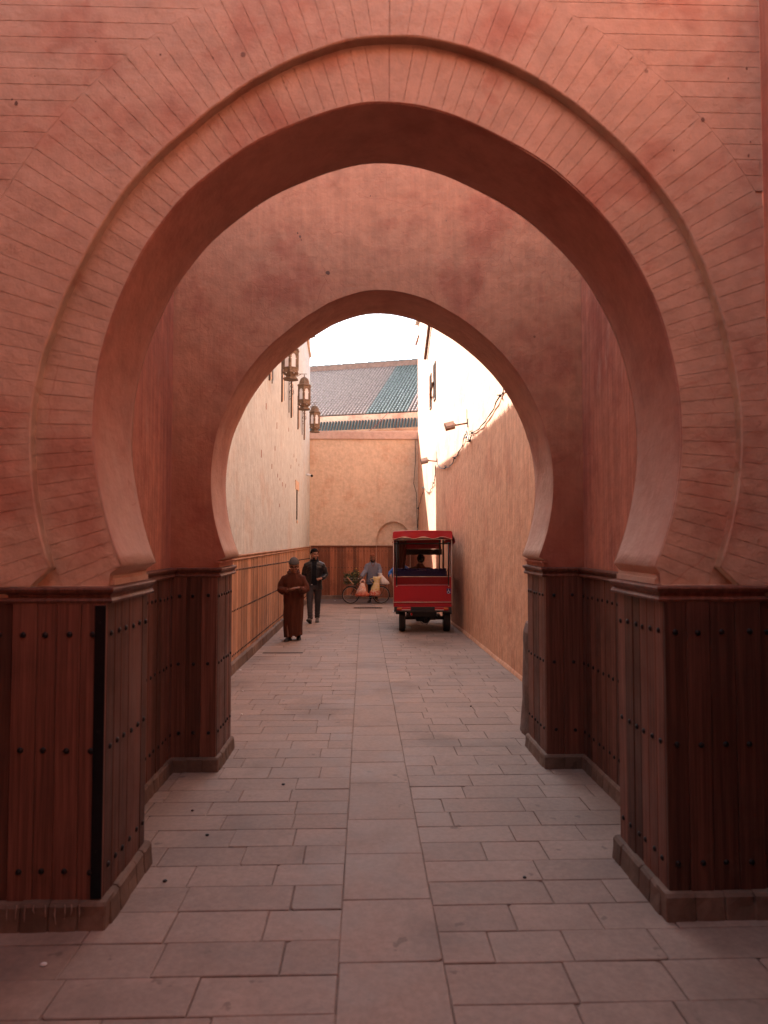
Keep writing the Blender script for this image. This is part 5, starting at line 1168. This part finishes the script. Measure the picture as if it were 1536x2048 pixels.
for s in (-1, 1):
    b = MB(); b.box(s*W-.02 if s > 0 else -W, s*W if s > 0 else -W+.02, .0, .02, 1.19, 1.96); tp('corner_post', b, M['blk'])
    b = MB(); b.tube([(s*.548, -.03, 1.0), (s*.548, -.03, 1.90)], .013, 8); b.ball((s*.548, -.03, 1.90), .03, .02, .025, 8, 5); tp('strap_pole', b, M['blk'], smooth=True)
    b = MB(); b.tube([(s*.548, -.033, .98), (s*.548, -.033, 1.03)], .010, 6); tp('buckle', b, M['pipe'])
    b = MB(); b.tube([(s*.50, .95, 1.19), (s*.50, .95, 2.0)], .014, 8); b.tube([(s*.56, 1.62, 1.19), (s*.56, 1.62, 2.0)], .014, 8); b.tube([(s*.52, 2.42, 1.2), (s*.52, 2.3, 2.0)], .014, 8); tp('roof_post', b, M['blk'], smooth=True)
    b = MB()      # rolled side curtains
    b.tube([(s*(W-.01), .05, 1.92), (s*(W-.01), 1.6, 1.92)], .035, 8); tp('rolled_curtain', b, M['red'], smooth=True)
    rg = []
    for i in range(9): rg.append([(s*(W+.005+.015*sin(i*2.1)), .35+i*.035, 1.92), (s*(W-.02+.02*sin(i*2.1+1)), .40+i*.018, 1.55), (s*(W-.02+.012*sin(i*2.1)), .36+i*.028, 1.19)])
    b = MB(); b.loft(rg, cap=False, closed=False); tp('tied_curtain', b, M['red'], smooth=True)
for P_ in ([(-W, .03, 1.885), (W, .03, 1.885)], [(-.5, .95, 1.99), (.5, .95, 1.99)], [(-.56, 1.62, 1.99), (.56, 1.62, 1.99)]): tp('roof_rail', MB().tube(P_, .012, 8), M['blk'], smooth=True)
# canopy
def crown(y): return 2.155+.018*sin(pi*min(1, max(0, y/2.4)))
b = MB(); rg = []
for i in range(13):
    y_ = -.025+2.5*i/12; e = .006*sin(i*3.1)
    rg.append([(-W-.012, y_, 1.975), (-W-.012, y_, crown(y_)-.035+e), (-W+.02, y_, crown(y_)-.012), (-.3, y_, crown(y_)+.004+e), (0, y_, crown(y_)+.008), (.3, y_, crown(y_)+.006-e), (W-.02, y_, crown(y_)), (W+.012, y_, crown(y_)-.02), (W+.012, y_, 1.975), (W-.01, y_, 1.975), (0, y_, crown(y_)-.04), (-W+.01, y_, 1.975)])
b.loft(rg); can = tp('canopy', b, M['red'])
wav = lambda x: 2.012+.021*sin(x*2*pi/.405+1.3)
b = MB(); n = 48; xs = [-W-.014+(2*W+.028)*i/n for i in range(n+1)]
b.loft([[(x, -.034-.004*sin(x*20), 2.12) for x in xs], [(x, -.040-.006*sin(x*17), 2.06) for x in xs], [(x, -.044-.006*sin(x*15), wav(x)) for x in xs]], cap=False, closed=False)
v = tp('valance', b, M['red'], smooth=True); b = MB(); b.tube([(x, -.046-.006*sin(x*15), wav(x)) for x in xs], .0055, 5); tp('valance_piping', b, M['pipe'], v, smooth=True)
b = MB(); b.loft([[(W+.012, 0, 2.10), (W+.012, 2.4, 2.10)], [(W+.05, 0, 2.02), (W+.04, 2.4, 2.02)], [(W+.085, -.01, 1.93), (W+.045, 2.4, 1.95)], [(W+.02, -.01, 1.86), (W+.03, 2.4, 1.95)]], cap=False, closed=False); tp('side_valance', b, M['red'])
b = MB(); b.loft([[(-W-.012, 0, 2.10), (-W-.012, 2.4, 2.10)], [(-W-.02, 0, 2.02), (-W-.03, 2.4, 2.02)], [(-W-.022, 0, 1.95), (-W-.03, 2.4, 1.95)]], cap=False, closed=False); tp('side_valance', b, M['red'])
# seats, inside
b = MB(); rg = []
for i in range(12): rg.append([(-.585+i*.027, 2.30+.018*sin(i*1.9), 1.98), (-.585+i*.026, 2.30+.02*sin(i*1.9+.4), 1.6), (-.585+i*.022, 2.31+.02*sin(i*1.9+.8), 1.22)])
b.loft(rg, cap=False, closed=False); tp('front_side_curtain', b, cloth('brown_curtain', (.12, .04, .03)), smooth=True)
b = MB(); b.box(-.57, .57, .75, .87, .72, 1.31, b=.03); b.box(-.57, .57, .30, .75, .64, .82, b=.02)
for k in range(12): b.ball((-.52+k*.095, .80, 1.315), .05, .055, .022, 8, 5)
tp('passenger_bench', b, M['seatblue'])
b = MB(); b.box(-.30, .30, 1.3, 1.7, .70, .82, b=.03); b.box(-.28, .28, 1.22, 1.30, .82, 1.12, b=.02); tp('driver_seat', b, M['blk'])
b = MB(); b.box(-W, W, .03, 1.65, .575, .60); b.box(-.4, .4, 1.65, 2.35, .45, .50); tp('floor', b, M['grey'])
b = MB(); b.box(-.58, .58, 2.36, 2.40, 1.60, 1.74); tp('front_visor', b, M['dark'])
b = MB(); b.box(-.56, .56, 2.36, 2.385, 1.745, 2.0); tp('front_curtain', b, M['red'])
b = MB()
b.loft([[(-.50, 2.40, .55), (.50, 2.40, .55), (.50, 2.44, .55), (-.50, 2.44, .55)], [(-.50, 2.42, 1.1), (.50, 2.42, 1.1), (.50, 2.46, 1.1), (-.50, 2.46, 1.1)], [(-.54, 2.38, 1.25), (.54, 2.38, 1.25), (.54, 2.42, 1.25), (-.54, 2.42, 1.25)]]); b.loft([[(-.2, 2.46, .7), (.2, 2.46, .7), (.2, 2.44, 1.15), (-.2, 2.44, 1.15)], [(-.13, 2.62, .75), (.13, 2.62, .75), (.13, 2.56, 1.1), (-.13, 2.56, 1.1)]]); tp('front_fairing', b, M['redp'])
tp('windscreen', MB().box(-.53, .53, 2.395, 2.40, 1.25, 1.60), M['vinyl'])
b = MB(); b.lathe([(.075, 0), (.07, .03), (.02, .045)], (0, 0, 0), 14); b.v = [(p[0], 2.62+p[2], .95+p[1]) for p in b.v]; tp('headlight', b, M['whitelens'], smooth=True)
b = MB(); b.tube([(-.36, 2.0, 1.13), (-.2, 2.12, 1.16), (0, 2.16, 1.12), (.2, 2.12, 1.16), (.36, 2.0, 1.13)], .013, 6); b.tube([(0, 2.16, 1.12), (0, 2.5, .5)], .025, 8); tp('handlebar', b, M['blk'], smooth=True)
def wheel(c, R, wd, name='wheel'):
    b = MB(); prof = [(R*.62, -wd/2), (R*.93, -wd/2), (R*.985, -wd*.36), (R, -wd*.15), (R, wd*.15), (R*.985, wd*.36), (R*.93, wd/2), (R*.62, wd/2)]
    n = 36; b.loft([[(c[0]+h, c[1]+r*cos(2*pi*j/n), c[2]+r*sin(2*pi*j/n)) for j in range(n)] for r, h in prof], cap=False); 
    for k in range(n):
        a = 2*pi*k/n; 
        for s in (-1, 1):
            h0, h1 = (wd*.04*s, wd*.36*s); q = (R+.004)
            b.face([(c[0]+h0, c[1]+q*cos(a), c[2]+q*sin(a)), (c[0]+h1, c[1]+(q-.005)*cos(a+.05), c[2]+(q-.005)*sin(a+.05)), (c[0]+h1, c[1]+(q-.005)*cos(a+.13), c[2]+(q-.005)*sin(a+.13)), (c[0]+h0, c[1]+q*cos(a+.08), c[2]+q*sin(a+.08))])
    w = tp(name, b, M['tyre'], smooth=False)
    b = MB(); b.loft([[(c[0]+h, c[1]+r*cos(2*pi*j/20), c[2]+r*sin(2*pi*j/20)) for j in range(20)] for r, h in ((R*.63, -wd*.42), (R*.5, -wd*.2), (R*.2, -wd*.25), (R*.16, -wd*.5), (R*.16, wd*.5), (R*.2, wd*.25), (R*.5, wd*.2), (R*.63, wd*.42))]); tp('rim', b, M['grey'], w)
for x in (-.425, .53): wheel((x, .40, .285), .285, .135)
wheel((0, 2.58, .285), .285, .10)
b = MB()
for s in (-1, 1): b.tube([(s*.075, 2.42, .8), (s*.075, 2.58, .285)], .022, 8)
tp('front_fork', b, M['grey'], smooth=True)
b = MB(); b.tube([(-.42, .40, .285), (.53, .40, .285)], .038, 10); b.ball((.08, .40, .28), .11, .12, .115, 14, 8); b.tube([(.08, .45, .29), (.05, 1.5, .42)], .03, 8); tp('rear_axle', b, M['blk'], smooth=True)
b = MB(); b.box(-.36, -.30, .05, 2.3, .44, .50); b.box(.30, .36, .05, 2.3, .44, .50); b.box(-.30, .30, .12, .16, .34, .5); b.box(-.34, -.28, .2, .6, .31, .36); b.box(.33, .39, .2, .6, .31, .36); b.box(-.25, .12, .22, .3, .33, .45); b.box(.15, .3, .2, .5, .26, .4, b=.02); b.box(-.14, .05, .3, .55, .22, .34, b=.03)
tp('chassis', b, M['blk'])
b = MB(); b.tube([(.02, .3, .34), (-.04, .25, .24), (.0, .22, .18), (.05, .25, .20), (.06, .3, .32)], .006, 5); b.tube([(.1, .3, .3), (.13, .25, .2), (.09, .25, .16)], .005, 5); tp('hanging_wires', b, M['blk'])
for s in (-1, 1):
    b = MB(); b.loft([[(s*(.475 if s < 0 else .53)+q, .40+.325*cos(a), .285+.325*sin(a)) for q in (-.09, .09)]+[(s*(.475 if s < 0 else .53)+q, .40+.315*cos(a), .285+.315*sin(a)) for q in (.09, -.09)] for a in [radians(20+140*i/10) for i in range(11)]]); tp('mudguard', b, M['blk'])
b = MB(); b.box(-.60, .60, -.01, .0, .455, .56); b.box(-.60, .60, -.025, -.01, .455, .475); b.box(-.60, -.565, -.025, -.01, .475, .56); b.box(.565, .60, -.025, -.01, .475, .56); b.box(-.23, .25, -.018, -.01, .485, .555); bp = tp('rear_bumper', b, M['grey'])
tp('number_recess', MB().box(-.22, .24, -.022, -.0185, .49, .552), M['blk'])
for s in (-1, 1):
    x0, x1 = (-.54, -.25) if s < 0 else (.25, .54)
    l = tp('tail_light', MB().box(x0, x1, -.04, -.02, .488, .552, b=.006), M['redlens'])
    a0, a1 = (x0+.005, x0+.10) if s < 0 else (x1-.10, x1-.005)
    b = MB(); b.ext([(a0, .515), (a1, .515), (a1, .548), (a0, .548)] , -.043, -.040); tp('amber_lens', b, M['amber'], l)
    c0, c1 = (x0+.10, x1-.01) if s < 0 else (x0+.01, x1-.10)
    tp('reverse_lens', MB().box(c0, c1, -.043, -.040, .493, .508), M['whitelens'], l)
tp('exhaust_tip', MB().tube([(-.24, .2, .40), (-.235, .0, .39)], .02, 8), M['chrome']); tp('step_plate', MB().box(-.63, -.52, .3, .5, .405, .425), M['white_pl'])
tp('warning_lamp', MB().ball((-.235, -.02, .405), .016, .016, .028, 8, 6), M['redlens'])
# wheelchair sticker on the tailboard
sk = tp('wheelchair_sign', MB().box(.505, .59, -.0125, -.0103, .835, .945, b=.001), plain('blue_sticker', (.012, .02, .14), .4))
b = MB(); yk = -.0135
def arcp(cx_, cz_, r, a0, a1, n=12): return [(cx_+r*cos(radians(a0+(a1-a0)*i/n)), yk, cz_+r*sin(radians(a0+(a1-a0)*i/n))) for i in range(n+1)]
b.tube(arcp(.543, .868, .026, 105, 350), .004, 5); b.ball((.541, yk, .932), .007, .003, .007, 8, 5); b.tube([(.541, yk, .922), (.543, yk, .885), (.562, yk, .885), (.574, yk, .858), (.582, yk, .862)], .0042, 5); b.tube([(.542, yk, .905), (.560, yk, .905)], .0035, 5)
tp('symbol', b, M['white_pl'], sk)
# driver
drv = thing('person', (1.236+.07, 14.40+1.52, gz(15.9)), 'person seated inside the red tricycle with arms spread to its handlebar', 'person', rz=radians(-2.4))
Mh = Matrix.Translation((.02, .03, 1.52)) @ Matrix.Rotation(pi, 4, 'Z')
b = MB(); torso(b, (0, 0, .86), (0, 0, 1.36), .19); head_geo(b, Mh); limbs(b, [(0, 0, 1.32), (.01, .02, 1.46)], [.065, .06])
for s in (-1, 1):
    limbs(b, [(s*.12, 0, 1.30), (s*.19, 0, 1.28), (s*.32, .16, 1.12), (s*.33, .44, 1.14)], [.055, .06, .045, .03]); hand_geo(b, (s*.33, .44, 1.14), (0, 1, 0), (0, 0, -1), .9, -s)
    limbs(b, [(s*.09, 0, .86), (s*.13, .42, .84), (s*.13, .50, .52)], [.085, .06, .04])
me = fuse(b, .009, 3, name='body'); link('body', me, M['skin2'], drv); head_parts(drv, Mh)
b = shell(Mh, .082, .101, .100, (0, .012, .034), lambda p: p.z > .055 or (p.y > .0 and p.z > -.055), th=.008); b.build('hair', M['hair'], drv, local=True, smooth=True)
b = MB(); b.loft([ell((0, 0, .80), .20, .15), ell((0, 0, 1.0), .20, .15), ell((0, 0, 1.22), .22, .15), ell((0, 0, 1.31), .19, .12), ell((0, 0, 1.38), .10, .09), ell((0, .01, 1.43), .075, .075)])
for s in (-1, 1): b.tube([(s*.13, 0, 1.27), (s*.20, 0, 1.27), (s*.33, .15, 1.12), (s*.335, .40, 1.14)], [.085, .09, .07, .05], 14)
me = fuse(b, .013, 2, name='coat'); displace(me, lambda co: .008*noise.noise(co*12)); link('coat', me, M['djel'], drv)
b = MB()
for s in (-1, 1): b.tube([(s*.09, 0, .86), (s*.13, .42, .85), (s*.13, .50, .50)], [.10, .08, .06], 12); shoe(drv, (s*.13, .50, .475), (0, 1), M['shoe'], M['sole'])
me = fuse(b, .012, 2, name='trousers'); link('trousers', me, M['trous'], drv)
for o in list(bpy.data.objects):
    if o.type == 'EMPTY' and 'label' in o and not o['label']: del o['label']
